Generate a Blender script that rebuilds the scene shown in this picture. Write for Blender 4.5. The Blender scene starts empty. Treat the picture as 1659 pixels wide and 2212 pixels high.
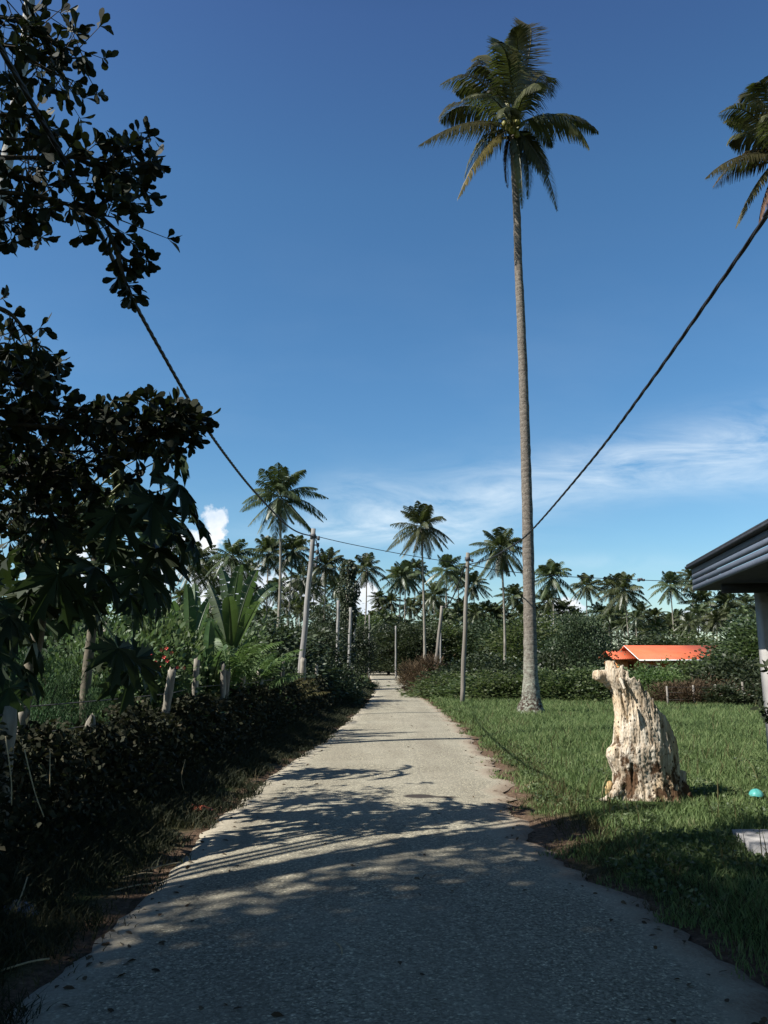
import bpy, math, random
import numpy as np
from mathutils import Vector, Matrix, noise as mnoise

# ---------------------------------------------------------------- camera, sky, sun, exposure
S = bpy.context.scene
COL = S.collection
CAMZ, PITCH, F = 1.6, math.radians(10.8), 1719.0
cam = bpy.data.cameras.new('camera')
co = bpy.data.objects.new('camera', cam); COL.objects.link(co)
co.location = (0, 0, CAMZ); co.rotation_euler = (math.radians(90) + PITCH, 0, 0)
cam.sensor_fit = 'VERTICAL'; cam.sensor_height = 24
cam.angle = 2 * math.atan(1106 / F)
cam.clip_start = 0.05; cam.clip_end = 5000
S.camera = co

SUN_EL, SUN_SH = math.radians(43), math.radians(22)     # shadows fall towards +x, turned by SUN_SH to +y
sdir = Vector((-math.cos(SUN_SH) * math.cos(SUN_EL), -math.sin(SUN_SH) * math.cos(SUN_EL), math.sin(SUN_EL)))
sl = bpy.data.lights.new('sun', 'SUN'); sl.energy = 5.0; sl.angle = math.radians(0.5); sl.color = (1.0, 0.97, 0.93)
so = bpy.data.objects.new('sun', sl); COL.objects.link(so)
so.rotation_euler = sdir.to_track_quat('Z', 'Y').to_euler(); so.location = (-30, -10, 40)

S.view_settings.view_transform = 'Standard'; S.view_settings.look = 'None'
S.view_settings.exposure = 0.85; S.view_settings.gamma = 1.0
S.cycles.max_bounces = 5; S.cycles.diffuse_bounces = 2; S.cycles.glossy_bounces = 2
S.cycles.transmission_bounces = 3; S.cycles.transparent_max_bounces = 8
S.cycles.caustics_reflective = False; S.cycles.caustics_refractive = False

def nd(nt, t, **k):
    n = nt.nodes.new(t)
    for a, b in k.items():
        if a.startswith('i_'): n.inputs[a[2:].replace('_', ' ')].default_value = b
        else: setattr(n, a, b)
    return n

def math_(nt, op, a, b=None, c=None, clamp=False):
    n = nt.nodes.new('ShaderNodeMath'); n.operation = op; n.use_clamp = clamp
    for i, v in enumerate((a, b, c)):
        if v is None: continue
        if isinstance(v, (int, float)): n.inputs[i].default_value = v
        else: nt.links.new(v, n.inputs[i])
    return n.outputs[0]

def mixc(nt, fac, a, b, mode='MIX'):
    n = nt.nodes.new('ShaderNodeMix'); n.data_type = 'RGBA'; n.blend_type = mode
    for i, v in ((0, fac), (6, a), (7, b)):
        if isinstance(v, (int, float)): n.inputs[i].default_value = v
        elif isinstance(v, tuple): n.inputs[i].default_value = v + (1,) if len(v) == 3 else v
        else: nt.links.new(v, n.inputs[i])
    return n.outputs[2]

def ramp(nt, fac, stops):
    r = nt.nodes.new('ShaderNodeValToRGB'); e = r.color_ramp.elements
    while len(e) > 1: e.remove(e[-1])
    e[0].position = stops[0][0]; e[0].color = stops[0][1] + (1,) if len(stops[0][1]) == 3 else stops[0][1]
    for p, c in stops[1:]:
        k = e.new(p); k.color = c + (1,) if len(c) == 3 else c
    nt.links.new(fac, r.inputs[0]); return r.outputs[0]

W = bpy.data.worlds.new('World'); S.world = W; W.use_nodes = True
nt = W.node_tree; nt.nodes.clear()
sky = nd(nt, 'ShaderNodeTexSky', sky_type='NISHITA', sun_disc=False, sun_elevation=SUN_EL,
         sun_rotation=math.atan2(sdir.x, sdir.y), altitude=0.0, air_density=1.0, dust_density=0.35, ozone_density=3.0)
tc = nd(nt, 'ShaderNodeTexCoord')
sep = nd(nt, 'ShaderNodeSeparateXYZ'); nt.links.new(tc.outputs['Generated'], sep.inputs[0])
X_, Y_, Z_ = sep.outputs
Ys = math_(nt, 'MAXIMUM', Y_, 0.02)
U = math_(nt, 'DIVIDE', X_, Ys); V = math_(nt, 'DIVIDE', Z_, Ys)
front = math_(nt, 'MULTIPLY', Y_, 4.0, clamp=True)
uv = nd(nt, 'ShaderNodeCombineXYZ'); nt.links.new(U, uv.inputs[0]); nt.links.new(V, uv.inputs[1])
def wnoise(scale, sx, sy, rot=0.0, det=6, rough=0.6, dist=0.0, off=0.0):
    m = nd(nt, 'ShaderNodeMapping'); m.inputs['Scale'].default_value = (sx, sy, 1)
    m.inputs['Rotation'].default_value = (0, 0, rot); m.inputs['Location'].default_value = (off, off * .7, 0)
    nt.links.new(uv.outputs[0], m.inputs[0])
    n = nd(nt, 'ShaderNodeTexNoise'); n.inputs['Scale'].default_value = scale
    n.inputs['Detail'].default_value = det; n.inputs['Roughness'].default_value = rough
    n.inputs['Distortion'].default_value = dist
    nt.links.new(m.outputs[0], n.inputs[0]); return n.outputs[0]
def gauss(v, c, w):
    d = math_(nt, 'DIVIDE', math_(nt, 'SUBTRACT', v, c), w)
    return math_(nt, 'EXPONENT', math_(nt, 'MULTIPLY', math_(nt, 'MULTIPLY', d, d), -1.0))
n1 = wnoise(6.0, 1.0, 4.0, rot=-0.2, det=7, rough=0.62, dist=0.6)
n2 = wnoise(3.0, 1.2, 3.0, rot=-0.25, det=5, rough=0.55, off=3.3)
# long cirrus streak rising to the right
lin = math_(nt, 'ADD', 0.192, math_(nt, 'MULTIPLY', math_(nt, 'MAXIMUM', math_(nt, 'SUBTRACT', U, 0.05), 0.0), 0.22))
g1 = math_(nt, 'MULTIPLY', gauss(math_(nt, 'SUBTRACT', V, lin), 0.0, 0.038), math_(nt, 'SMOOTH_MIN', 1.0, math_(nt, 'MULTIPLY', math_(nt, 'ADD', U, 0.12), 12.0, clamp=True), 0.1))
g2 = math_(nt, 'MULTIPLY', gauss(V, 0.165, 0.016), gauss(U, -0.01, 0.13))
g3 = math_(nt, 'MULTIPLY', gauss(V, 0.125, 0.012), gauss(U, 0.27, 0.10))
g4 = math_(nt, 'MULTIPLY', gauss(V, 0.235, 0.02), gauss(U, 0.5, 0.12))
gs = math_(nt, 'ADD', math_(nt, 'ADD', g1, math_(nt, 'MULTIPLY', g2, 0.9)), math_(nt, 'ADD', math_(nt, 'MULTIPLY', g3, 0.3), math_(nt, 'MULTIPLY', g4, 0.6)))
wsp = math_(nt, 'MULTIPLY', math_(nt, 'SUBTRACT', n1, 0.33), 3.0, clamp=True)
cir = math_(nt, 'MULTIPLY', math_(nt, 'MULTIPLY', gs, wsp), 0.50, clamp=True)
veil = math_(nt, 'MULTIPLY', math_(nt, 'MULTIPLY', math_(nt, 'SUBTRACT', n2, 0.45), 2.0, clamp=True), 0.10)
veil = math_(nt, 'MULTIPLY', veil, math_(nt, 'SUBTRACT', 1.0, math_(nt, 'MULTIPLY', V, 1.6), clamp=True))
# cumulus heads low over the trees: (u, v, ru, rv)
cn = wnoise(22.0, 1.0, 1.0, det=8, rough=0.62, dist=0.3, off=7.1)
cum = None
for (u, v, ru, rv) in [(-.216, .176, .020, .026), (-.240, .150, .034, .020), (-.285, .135, .03, .024), (-.10, .085, .04, .02), (-.19, .10, .06, .035),
                       (-.022, .080, .022, .032), (.225, .066, .026, .018), (.39, .052, .03, .014), (-.30, .11, .06, .03), (.21, .05, .05, .016), (-.40, .12, .05, .05)]:
    du = math_(nt, 'DIVIDE', math_(nt, 'SUBTRACT', U, u), ru); dv = math_(nt, 'DIVIDE', math_(nt, 'SUBTRACT', V, v), rv)
    r = math_(nt, 'SUBTRACT', 1.0, math_(nt, 'SQRT', math_(nt, 'ADD', math_(nt, 'MULTIPLY', du, du), math_(nt, 'MULTIPLY', dv, dv))))
    cum = r if cum is None else math_(nt, 'MAXIMUM', cum, r)
cm = math_(nt, 'ADD', cum, math_(nt, 'MULTIPLY', math_(nt, 'SUBTRACT', cn, 0.5), 2.8))
cm = math_(nt, 'MULTIPLY', cm, 3.2, clamp=True)
cshade = wnoise(22.0, 1.0, 1.0, det=4, off=1.9)
ccol = mixc(nt, math_(nt, 'MULTIPLY', math_(nt, 'SUBTRACT', cshade, 0.3), 2.2, clamp=True), (4.6, 5.6, 6.8), (8.6, 8.4, 8.0))
hs = nd(nt, 'ShaderNodeHueSaturation'); hs.inputs['Saturation'].default_value = 1.22; hs.inputs['Value'].default_value = 1.0
nt.links.new(sky.outputs[0], hs.inputs['Color'])
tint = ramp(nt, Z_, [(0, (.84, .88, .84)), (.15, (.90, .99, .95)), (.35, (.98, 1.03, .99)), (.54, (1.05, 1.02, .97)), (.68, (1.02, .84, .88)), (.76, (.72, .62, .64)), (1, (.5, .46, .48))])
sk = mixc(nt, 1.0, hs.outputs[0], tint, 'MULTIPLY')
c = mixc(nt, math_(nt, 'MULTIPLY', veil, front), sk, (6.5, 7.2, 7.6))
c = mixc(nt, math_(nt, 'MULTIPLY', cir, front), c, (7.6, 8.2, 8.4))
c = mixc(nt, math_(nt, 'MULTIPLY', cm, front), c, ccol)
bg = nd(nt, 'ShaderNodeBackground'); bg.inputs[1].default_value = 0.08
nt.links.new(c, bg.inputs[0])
wo = nd(nt, 'ShaderNodeOutputWorld'); nt.links.new(bg.outputs[0], wo.inputs[0])

# ---------------------------------------------------------------- helpers
R = random.Random(7)
RN = np.random.default_rng(7)
def P(px, py, Y):
    """point of the place seen at photo position (1659-wide) and standing Y metres ahead"""
    xc, yc = (px - 829.5) / F, (1106 - py) / F
    dy = math.cos(PITCH) - yc * math.sin(PITCH); dz = math.sin(PITCH) + yc * math.cos(PITCH)
    t = Y / dy
    return Vector((xc * t, Y, CAMZ + dz * t))
def G(px, py):
    xc, yc = (px - 829.5) / F, (1106 - py) / F
    dy = math.cos(PITCH) - yc * math.sin(PITCH); dz = math.sin(PITCH) + yc * math.cos(PITCH)
    t = -CAMZ / dz
    return Vector((xc * t, dy * t, 0))
def sst(x, a, b):
    t = np.clip((np.asarray(x, float) - a) / (b - a), 0, 1); return t * t * (3 - 2 * t)
def H(x, y):
    return -1.1 * sst(x, 8, 15) * sst(y, 36, 52)

def tag(o, label=None, cat=None, group=None, kind=None):
    if label: o['label'] = label
    if cat: o['category'] = cat
    if group: o['group'] = group
    if kind: o['kind'] = kind
    return o
def empty(name, loc=(0, 0, 0), rz=0):
    o = bpy.data.objects.new(name, None); COL.objects.link(o); o.location = loc; o.rotation_euler = (0, 0, rz)
    o.empty_display_size = 0.2
    return o
def mesh(name, V, faces, mats, smooth=False, mi=None):
    """V (N,3); faces: list of (k,n) integer arrays, or python face lists"""
    me = bpy.data.meshes.new(name)
    V = np.asarray(V, dtype=np.float32).reshape(-1, 3)
    if isinstance(faces, np.ndarray): faces = [faces]
    if faces and not isinstance(faces[0], np.ndarray):
        groups = {}
        for f in faces: groups.setdefault(len(f), []).append(f)
        faces = [np.array(g, dtype=np.int32) for g in groups.values()]
    loops = np.concatenate([f.ravel() for f in faces]).astype(np.int32)
    tot = np.concatenate([np.full(len(f), f.shape[1]) for f in faces]).astype(np.int32)
    st = np.concatenate([[0], np.cumsum(tot)[:-1]]).astype(np.int32)
    me.vertices.add(len(V)); me.vertices.foreach_set('co', V.ravel())
    me.loops.add(len(loops)); me.loops.foreach_set('vertex_index', loops)
    me.polygons.add(len(tot)); me.polygons.foreach_set('loop_start', st); me.polygons.foreach_set('loop_total', tot)
    if not isinstance(mats, (list, tuple)): mats = [mats]
    for m in mats: me.materials.append(m)
    if mi is not None: me.polygons.foreach_set('material_index', np.asarray(mi, dtype=np.int32))
    me.update(calc_edges=True)
    if smooth: me.polygons.foreach_set('use_smooth', np.ones(len(tot), dtype=bool))
    me.validate()
    return me
def obj(name, me, parent=None, loc=(0, 0, 0)):
    o = bpy.data.objects.new(name, me); COL.objects.link(o); o.location = loc
    if parent: o.parent = parent
    return o
class MB:
    def __init__(s): s.V = []; s.F = []; s.M = []; s.n = 0
    def add(s, V, F, m=0):
        V = np.asarray(V, float).reshape(-1, 3)
        s.V.append(V)
        for f in F: s.F.append([i + s.n for i in f]); s.M.append(m)
        s.n += len(V); return s
    def box(s, c, d, rot=None, m=0):
        x, y, z = (k / 2 for k in d)
        v = [Vector(p) for p in ((-x,-y,-z),(x,-y,-z),(x,y,-z),(-x,y,-z),(-x,-y,z),(x,-y,z),(x,y,z),(-x,y,z))]
        if rot is not None: v = [rot @ p for p in v]
        return s.add([tuple(p + Vector(c)) for p in v], [(0,3,2,1),(4,5,6,7),(0,1,5,4),(1,2,6,5),(2,3,7,6),(3,0,4,7)], m)
    def tube(s, pts, rad, sides=8, m=0, cap=True, jit=0.0):
        V, Fc = tube(pts, rad, sides, cap, jit); return s.add(V, Fc, m)
    def build(s, name, mats, parent=None, smooth=False, loc=(0, 0, 0)):
        V = np.concatenate(s.V)
        order = sorted(range(len(s.F)), key=lambda i: len(s.F[i]))
        groups = {}
        for i in order: groups.setdefault(len(s.F[i]), []).append(i)
        fs = [np.array([s.F[i] for i in g], dtype=np.int32) for g in groups.values()]
        mi = [s.M[i] for g in groups.values() for i in g]
        return obj(name, mesh(name, V, fs, mats, smooth, mi), parent, loc)
def tube(pts, rad, sides=8, cap=True, jit=0.0):
    pts = [Vector(p) for p in pts]; n = len(pts)
    rad = rad if isinstance(rad, (list, tuple)) else [rad] * n
    V, Fc = [], []
    T0 = (pts[1] - pts[0]).normalized()
    ref = Vector((1, 0, 0)) if abs(T0.x) < 0.9 else Vector((0, 1, 0))
    a = T0.cross(ref).normalized()
    for i, p in enumerate(pts):
        T = (pts[min(i + 1, n - 1)] - pts[max(i - 1, 0)]).normalized()
        a = (a - T * a.dot(T)).normalized(); b = T.cross(a)
        for k in range(sides):
            th = 2 * math.pi * k / sides; r = rad[i] * (1 + jit * R.uniform(-1, 1))
            V.append(tuple(p + a * (r * math.cos(th)) + b * (r * math.sin(th))))
    for i in range(n - 1):
        for k in range(sides):
            k2 = (k + 1) % sides
            Fc.append((i * sides + k, i * sides + k2, (i + 1) * sides + k2, (i + 1) * sides + k))
    if cap:
        Fc.append(tuple(range(sides))[::-1]); Fc.append(tuple((n - 1) * sides + k for k in range(sides)))
    return V, Fc
def copy_tree(o, parent=None):
    c = o.copy(); COL.objects.link(c); c.parent = parent
    for ch in list(o.children): copy_tree(ch, c)
    return c
def cat(arrs):
    """join (V,F) with equal polygon size"""
    V = []; Fs = []; n = 0
    for v, f in arrs:
        V.append(v); Fs.append(f + n); n += len(v)
    return np.concatenate(V), np.concatenate(Fs)

# ---------------------------------------------------------------- materials
def newmat(name):
    m = bpy.data.materials.new(name); m.use_nodes = True; nt = m.node_tree; nt.nodes.clear()
    out = nt.nodes.new('ShaderNodeOutputMaterial'); return m, nt, out
def tnoise(nt, scale, det=4, rough=.55, coord='Object', sc=(1, 1, 1), dist=0.0):
    t = nt.nodes.new('ShaderNodeTexCoord'); mp = nt.nodes.new('ShaderNodeMapping'); mp.inputs['Scale'].default_value = sc
    nt.links.new(t.outputs[coord], mp.inputs[0])
    n = nt.nodes.new('ShaderNodeTexNoise'); n.inputs['Scale'].default_value = scale; n.inputs['Detail'].default_value = det
    n.inputs['Roughness'].default_value = rough; n.inputs['Distortion'].default_value = dist
    nt.links.new(mp.outputs[0], n.inputs[0]); return n.outputs[0]
def bump(nt, h, strength, dist=0.02):
    b = nt.nodes.new('ShaderNodeBump'); b.inputs['Strength'].default_value = strength; b.inputs['Distance'].default_value = dist
    nt.links.new(h, b.inputs['Height']); return b.outputs[0]
def princ(nt, out, col, rough=.8, normal=None, spec=.3, metal=0.0):
    p = nt.nodes.new('ShaderNodeBsdfPrincipled')
    if isinstance(col, tuple): p.inputs['Base Color'].default_value = col + (1,)
    else: nt.links.new(col, p.inputs['Base Color'])
    if isinstance(rough, (int, float)): p.inputs['Roughness'].default_value = rough
    else: nt.links.new(rough, p.inputs['Roughness'])
    p.inputs['Specular IOR Level'].default_value = spec; p.inputs['Metallic'].default_value = metal
    if normal is not None: nt.links.new(normal, p.inputs['Normal'])
    if out is not None: nt.links.new(p.outputs[0], out.inputs[0])
    return p
def simple(name, c1, c2, scale=8, rough=.8, bmp=.3, spec=.3, sc=(1, 1, 1), det=5):
    m, nt, out = newmat(name); n = tnoise(nt, scale, det, .6, sc=sc)
    col = ramp(nt, n, [(.3, c1), (.7, c2)]); princ(nt, out, col, rough, bump(nt, n, bmp), spec); return m
def leafmat(name, stops, trans=.28, rough=.5, spec=.35, tcol=(.12, .17, .02)):
    m, nt, out = newmat(name)
    g = nt.nodes.new('ShaderNodeNewGeometry'); oi = nt.nodes.new('ShaderNodeObjectInfo')
    n = tnoise(nt, 1.3, 2)
    f = math_(nt, 'ADD', math_(nt, 'MULTIPLY', g.outputs['Random Per Island'], .62), math_(nt, 'MULTIPLY', math_(nt, 'SUBTRACT', n, .3), .9), clamp=True)
    col = ramp(nt, f, stops)
    hv = nt.nodes.new('ShaderNodeHueSaturation'); nt.links.new(col, hv.inputs['Color'])
    nt.links.new(math_(nt, 'ADD', .47, math_(nt, 'MULTIPLY', oi.outputs['Random'], .05)), hv.inputs['Hue'])
    nt.links.new(math_(nt, 'ADD', .8, math_(nt, 'MULTIPLY', oi.outputs['Random'], .4)), hv.inputs['Value'])
    p = princ(nt, None, hv.outputs[0], rough, None, spec)
    t = nt.nodes.new('ShaderNodeBsdfTranslucent')
    nt.links.new(mixc(nt, .5, hv.outputs[0], tcol), t.inputs[0])
    mx = nt.nodes.new('ShaderNodeMixShader'); mx.inputs[0].default_value = trans
    nt.links.new(p.outputs[0], mx.inputs[1]); nt.links.new(t.outputs[0], mx.inputs[2]); nt.links.new(mx.outputs[0], out.inputs[0])
    return m
M = {}
M['frond'] = leafmat('palm_leaf', [(0, (.030, .032, .012)), (.5, (.062, .062, .024)), (.85, (.11, .105, .045)), (1, (.19, .17, .085))], .2, .38, .5)
M['frond_far'] = leafmat('far_palm_leaf', [(0, (.032, .044, .018)), (.6, (.062, .080, .032)), (1, (.11, .12, .055))], .22, .42, .45)
M['frond_dead'] = leafmat('dead_palm_leaf', [(0, (.06, .035, .02)), (.6, (.13, .08, .045)), (1, (.22, .14, .08))], .15, .7, .2, (.1, .05, .02))
M['frond_yellow'] = leafmat('yellowing_palm_leaf', [(0, (.035, .032, .010)), (.6, (.08, .068, .02)), (1, (.22, .15, .04))], .2, .5, .3, (.12, .08, .02))
M['rachis'] = simple('frond_stalk', (.09, .09, .03), (.17, .16, .06), 6, .5, .1)
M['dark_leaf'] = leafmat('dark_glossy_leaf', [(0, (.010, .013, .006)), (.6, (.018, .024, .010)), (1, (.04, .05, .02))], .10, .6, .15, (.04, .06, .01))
M['papaya_leaf'] = leafmat('papaya_leaf', [(0, (.014, .023, .010)), (.6, (.026, .040, .016)), (1, (.05, .068, .028))], .2, .6, .2, (.05, .09, .015))
M['bush'] = leafmat('bush_leaf', [(0, (.036, .056, .020)), (.6, (.085, .12, .045)), (1, (.17, .20, .09))], .38, .5, .32, (.07, .12, .02))
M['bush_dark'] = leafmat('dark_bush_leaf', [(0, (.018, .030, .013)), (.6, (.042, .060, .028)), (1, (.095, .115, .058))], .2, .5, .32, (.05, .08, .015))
M['bush_bright'] = leafmat('bright_bush_leaf', [(0, (.044, .070, .020)), (.6, (.10, .145, .045)), (1, (.19, .23, .09))], .42, .5, .32, (.09, .16, .02))
M['dry_leaf'] = leafmat('dry_bush_leaf', [(0, (.035, .025, .014)), (.6, (.085, .062, .035)), (1, (.19, .15, .085))], .15, .8, .1, (.15, .08, .03))
M['conifer'] = leafmat('conifer_leaf', [(0, (.020, .05, .02)), (.6, (.045, .10, .038)), (1, (.09, .17, .07))], .15, .6, .2, (.04, .1, .02))
M['banana'] = leafmat('banana_leaf', [(0, (.035, .062, .022)), (.6, (.065, .11, .04)), (1, (.10, .15, .065))], .35, .4, .5, (.10, .18, .03))
M['grass'] = leafmat('grass_blade', [(0, (.050, .078, .024)), (.5, (.118, .168, .058)), (.82, (.18, .22, .085)), (1, (.26, .24, .13))], .35, .6, .2, (.08, .15, .02))
M['grass_dry'] = leafmat('dry_grass_blade', [(0, (.03, .028, .012)), (.45, (.06, .058, .022)), (.8, (.12, .10, .045)), (1, (.30, .25, .14))], .25, .7, .15, (.12, .09, .03))
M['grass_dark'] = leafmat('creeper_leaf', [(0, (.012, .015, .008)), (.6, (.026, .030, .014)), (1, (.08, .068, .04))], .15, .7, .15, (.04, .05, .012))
M['flower'] = simple('red_petal', (.65, .03, .03), (.75, .12, .10), 20, .6, 0)
M['pole'] = simple('weathered_pole_wood', (.11, .095, .075), (.24, .215, .18), 5, .85, .4, .15, sc=(1, 1, .12))
M['concrete_pole'] = simple('concrete_pole', (.17, .16, .145), (.28, .265, .24), 5, .85, .2, .2, sc=(1, 1, .3))
M['post'] = simple('grey_post_wood', (.11, .095, .075), (.34, .31, .25), 9, .9, .6, .1, sc=(1, 1, .15))
M['branch'] = simple('dark_branch_bark', (.03, .025, .018), (.075, .062, .045), 14, .9, .5, .15)
M['papaya_stem'] = simple('papaya_stem_bark', (.07, .06, .042), (.17, .145, .105), 10, .85, .5, .15)
M['petiole'] = simple('pale_leaf_stalk', (.14, .16, .07), (.24, .26, .13), 6, .6, .1)
M['cable'] = simple('black_cable_rubber', (.010, .010, .012), (.022, .022, .025), 30, .55, .1)
M['iron'] = simple('dark_fitting_metal', (.03, .03, .032), (.09, .085, .08), 20, .6, .2)
M['wire'] = simple('fence_wire', (.05, .045, .04), (.09, .08, .07), 20, .6, .1)

def trunkmat(name, dark, light, ring=9.0, patch=.5):
    m, nt, out = newmat(name)
    t = nt.nodes.new('ShaderNodeTexCoord'); sp = nt.nodes.new('ShaderNodeSeparateXYZ'); nt.links.new(t.outputs['Object'], sp.inputs[0])
    n = tnoise(nt, 2.5, 4); n2 = tnoise(nt, 14, 5, .65)
    z = math_(nt, 'ADD', math_(nt, 'MULTIPLY', sp.outputs[2], ring), math_(nt, 'MULTIPLY', n, 1.6))
    rg = math_(nt, 'FRACT', z); rg = math_(nt, 'POWER', rg, 3.0)
    col = ramp(nt, n2, [(.25, dark), (.55, light), (.8, tuple(min(1, k * 1.35) for k in light))])
    col = mixc(nt, math_(nt, 'MULTIPLY', rg, .55), col, tuple(k * .45 for k in dark))
    v = nt.nodes.new('ShaderNodeTexVoronoi'); v.inputs['Scale'].default_value = 3.2; nt.links.new(t.outputs['Object'], v.inputs[0])
    lich = math_(nt, 'MULTIPLY', math_(nt, 'GREATER_THAN', math_(nt, 'ADD', n2, math_(nt, 'MULTIPLY', n, .4)), .80), patch)
    col = mixc(nt, lich, col, (.42, .41, .36))
    h = math_(nt, 'SUBTRACT', n2, math_(nt, 'MULTIPLY', rg, 1.1))
    princ(nt, out, col, .88, bump(nt, h, .8, .03), .15); return m
M['trunk'] = trunkmat('palm_trunk_bark', (.10, .082, .062), (.20, .175, .14))
M['trunk_pale'] = trunkmat('pale_trunk_bark', (.20, .185, .16), (.36, .345, .31), 5, .6)
M['trunk_far'] = simple('far_trunk_bark', (.13, .115, .09), (.27, .245, .20), 3, .9, .2, .15, sc=(1, 1, .6))

# asphalt
m, nt, out = newmat('worn_asphalt'); M['road'] = m
fine = tnoise(nt, 120, 3, .7); med = tnoise(nt, 34, 5, .75); big = tnoise(nt, .7, 4, .6); trk = tnoise(nt, 1.6, 5, .6, sc=(1, .12, 1))
vo = nt.nodes.new('ShaderNodeTexVoronoi'); vo.inputs['Scale'].default_value = 85
t = nt.nodes.new('ShaderNodeTexCoord'); nt.links.new(t.outputs['Object'], vo.inputs[0])
base = ramp(nt, med, [(.30, (.10, .088, .062)), (.50, (.265, .24, .175)), (.72, (.45, .415, .31))])
sc_ = nt.nodes.new('ShaderNodeSeparateColor'); nt.links.new(vo.outputs['Color'], sc_.inputs[0])
spk = ramp(nt, sc_.outputs[0], [(0, (.42, .42, .42)), (.6, (1, 1, 1)), (.88, (1.0, 1.0, 1.0)), (.95, (2.2, 2.15, 2.0))])
base = mixc(nt, .85, base, spk, 'MULTIPLY')
base = mixc(nt, math_(nt, 'MULTIPLY', math_(nt, 'SUBTRACT', big, .42), 1.6, clamp=True), base, (.36, .33, .245))
base = mixc(nt, math_(nt, 'MULTIPLY', math_(nt, 'SUBTRACT', trk, .48), 2.4, clamp=True), base, (.17, .145, .105))
at = nt.nodes.new('ShaderNodeAttribute'); at.attribute_name = 'edge'
es = nt.nodes.new('ShaderNodeSeparateColor'); nt.links.new(at.outputs['Color'], es.inputs[0])
edgef = math_(nt, 'MULTIPLY', math_(nt, 'SUBTRACT', math_(nt, 'ADD', es.outputs[0], math_(nt, 'MULTIPLY', big, .5)), .55), 2.0, clamp=True)
base = mixc(nt, math_(nt, 'MULTIPLY', edgef, .75), base, mixc(nt, med, (.28, .24, .17), (.50, .445, .335)))
brown = math_(nt, 'MULTIPLY', math_(nt, 'SUBTRACT', math_(nt, 'ADD', es.outputs[1], math_(nt, 'MULTIPLY', med, .9)), .82), 3.0, clamp=True)
base = mixc(nt, math_(nt, 'MULTIPLY', brown, .8), base, (.17, .11, .07))
tcx = nt.nodes.new('ShaderNodeSeparateXYZ'); nt.links.new(t.outputs['Object'], tcx.inputs[0])
wob = tnoise(nt, .8, 5, .6)
cx_ = math_(nt, 'ABSOLUTE', math_(nt, 'SUBTRACT', math_(nt, 'ADD', tcx.outputs[0], math_(nt, 'MULTIPLY', wob, .30)), .68))
crk = math_(nt, 'MULTIPLY', math_(nt, 'SUBTRACT', .035, cx_), 26, clamp=True)
base = mixc(nt, math_(nt, 'MULTIPLY', crk, math_(nt, 'MULTIPLY', math_(nt, 'SUBTRACT', med, .38), 1.6, clamp=True)), base, (.09, .08, .06))
hole = math_(nt, 'MULTIPLY', math_(nt, 'SUBTRACT', math_(nt, 'ADD', es.outputs[2], math_(nt, 'MULTIPLY', med, .5)), .70), 5.0, clamp=True)
base = mixc(nt, hole, base, (.05, .042, .035))
princ(nt, out, base, .92, bump(nt, math_(nt, 'ADD', fine, med), .55, .012), .12)

m, nt, out = newmat('ground_soil_and_grass'); M['ground'] = m
a = tnoise(nt, 1.1, 6, .65); b = tnoise(nt, 22, 5, .7)
at = nt.nodes.new('ShaderNodeAttribute'); at.attribute_name = 'edge'
es = nt.nodes.new('ShaderNodeSeparateColor'); nt.links.new(at.outputs['Color'], es.inputs[0])
g = ramp(nt, b, [(.3, (.020, .030, .010)), (.6, (.045, .065, .020)), (.85, (.09, .10, .045))])
d = ramp(nt, b, [(.3, (.055, .036, .022)), (.6, (.15, .10, .065)), (.85, (.32, .26, .19))])
f = math_(nt, 'MULTIPLY', math_(nt, 'SUBTRACT', math_(nt, 'ADD', es.outputs[0], math_(nt, 'MULTIPLY', a, .9)), .80), 2.5, clamp=True)
princ(nt, out, mixc(nt, f, g, d), .95, bump(nt, b, .8, .04), .05)

# ---------------------------------------------------------------- ground and road
LE = [(-60, 2290), (60, 2165), (190, 2050), (330, 1920), (400, 1845), (480, 1760), (600, 1665), (655, 1628), (700, 1600), (745, 1562), (775, 1535), (797, 1512), (806, 1495), (808, 1482), (801, 1468), (797, 1457), (780, 1449), (740, 1444)]
RE = [(1820, 2290), (1690, 2150), (1530, 2035), (1400, 1965), (1250, 1885), (1175, 1825), (1110, 1765), (1105, 1712), (1075, 1660), (1040, 1620), (1005, 1580), (960, 1540), (915, 1508), (902, 1495), (890, 1478), (874, 1462), (850, 1454), (800, 1446)]
LG = [G(*p) for p in LE]; RG = [G(*p) for p in RE]
ly = np.array([p.y for p in LG]); lx = np.array([p.x for p in LG]); ry = np.array([p.y for p in RG]); rx = np.array([p.x for p in RG])
def el(y):
    y = np.asarray(y, float); return np.where(y < ly[0], lx[0], np.interp(y, ly, lx))
def er(y):
    y = np.asarray(y, float); return np.where(y < ry[0], rx[0], np.interp(y, ry, rx))

def axis(parts):
    o = []
    for a, b, s in parts: o += list(np.arange(a, b, s))
    return np.array(o + [parts[-1][1]])
gx = axis([(-1600, -200, 200), (-200, -30, 17), (-30, -8, 2), (-8, 14, .25), (14, 40, 2), (40, 200, 16), (200, 1600, 200)])
gy = axis([(-300, -10, 40), (-10, 2, 1), (2, 36, .25), (36, 140, 2), (140, 400, 20), (400, 3200, 400)])
XX, YY = np.meshgrid(gx, gy)
def vn(x, y, s, o=0.0):
    return np.array([mnoise.noise(Vector((a * s + o, b * s, o))) for a, b in zip(np.ravel(x), np.ravel(y))]).reshape(np.shape(x))
inroad = (XX > el(YY) - .05) & (XX < er(YY) + .05)
NZ = np.zeros_like(XX); near = (np.abs(XX) < 20) & (YY < 60) & (YY > -5)
NZ[near] = vn(XX[near], YY[near], .9) * .05 + vn(XX[near], YY[near], 3.1, 5) * .02
dist = np.maximum(el(YY) - XX, XX - er(YY))
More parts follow.
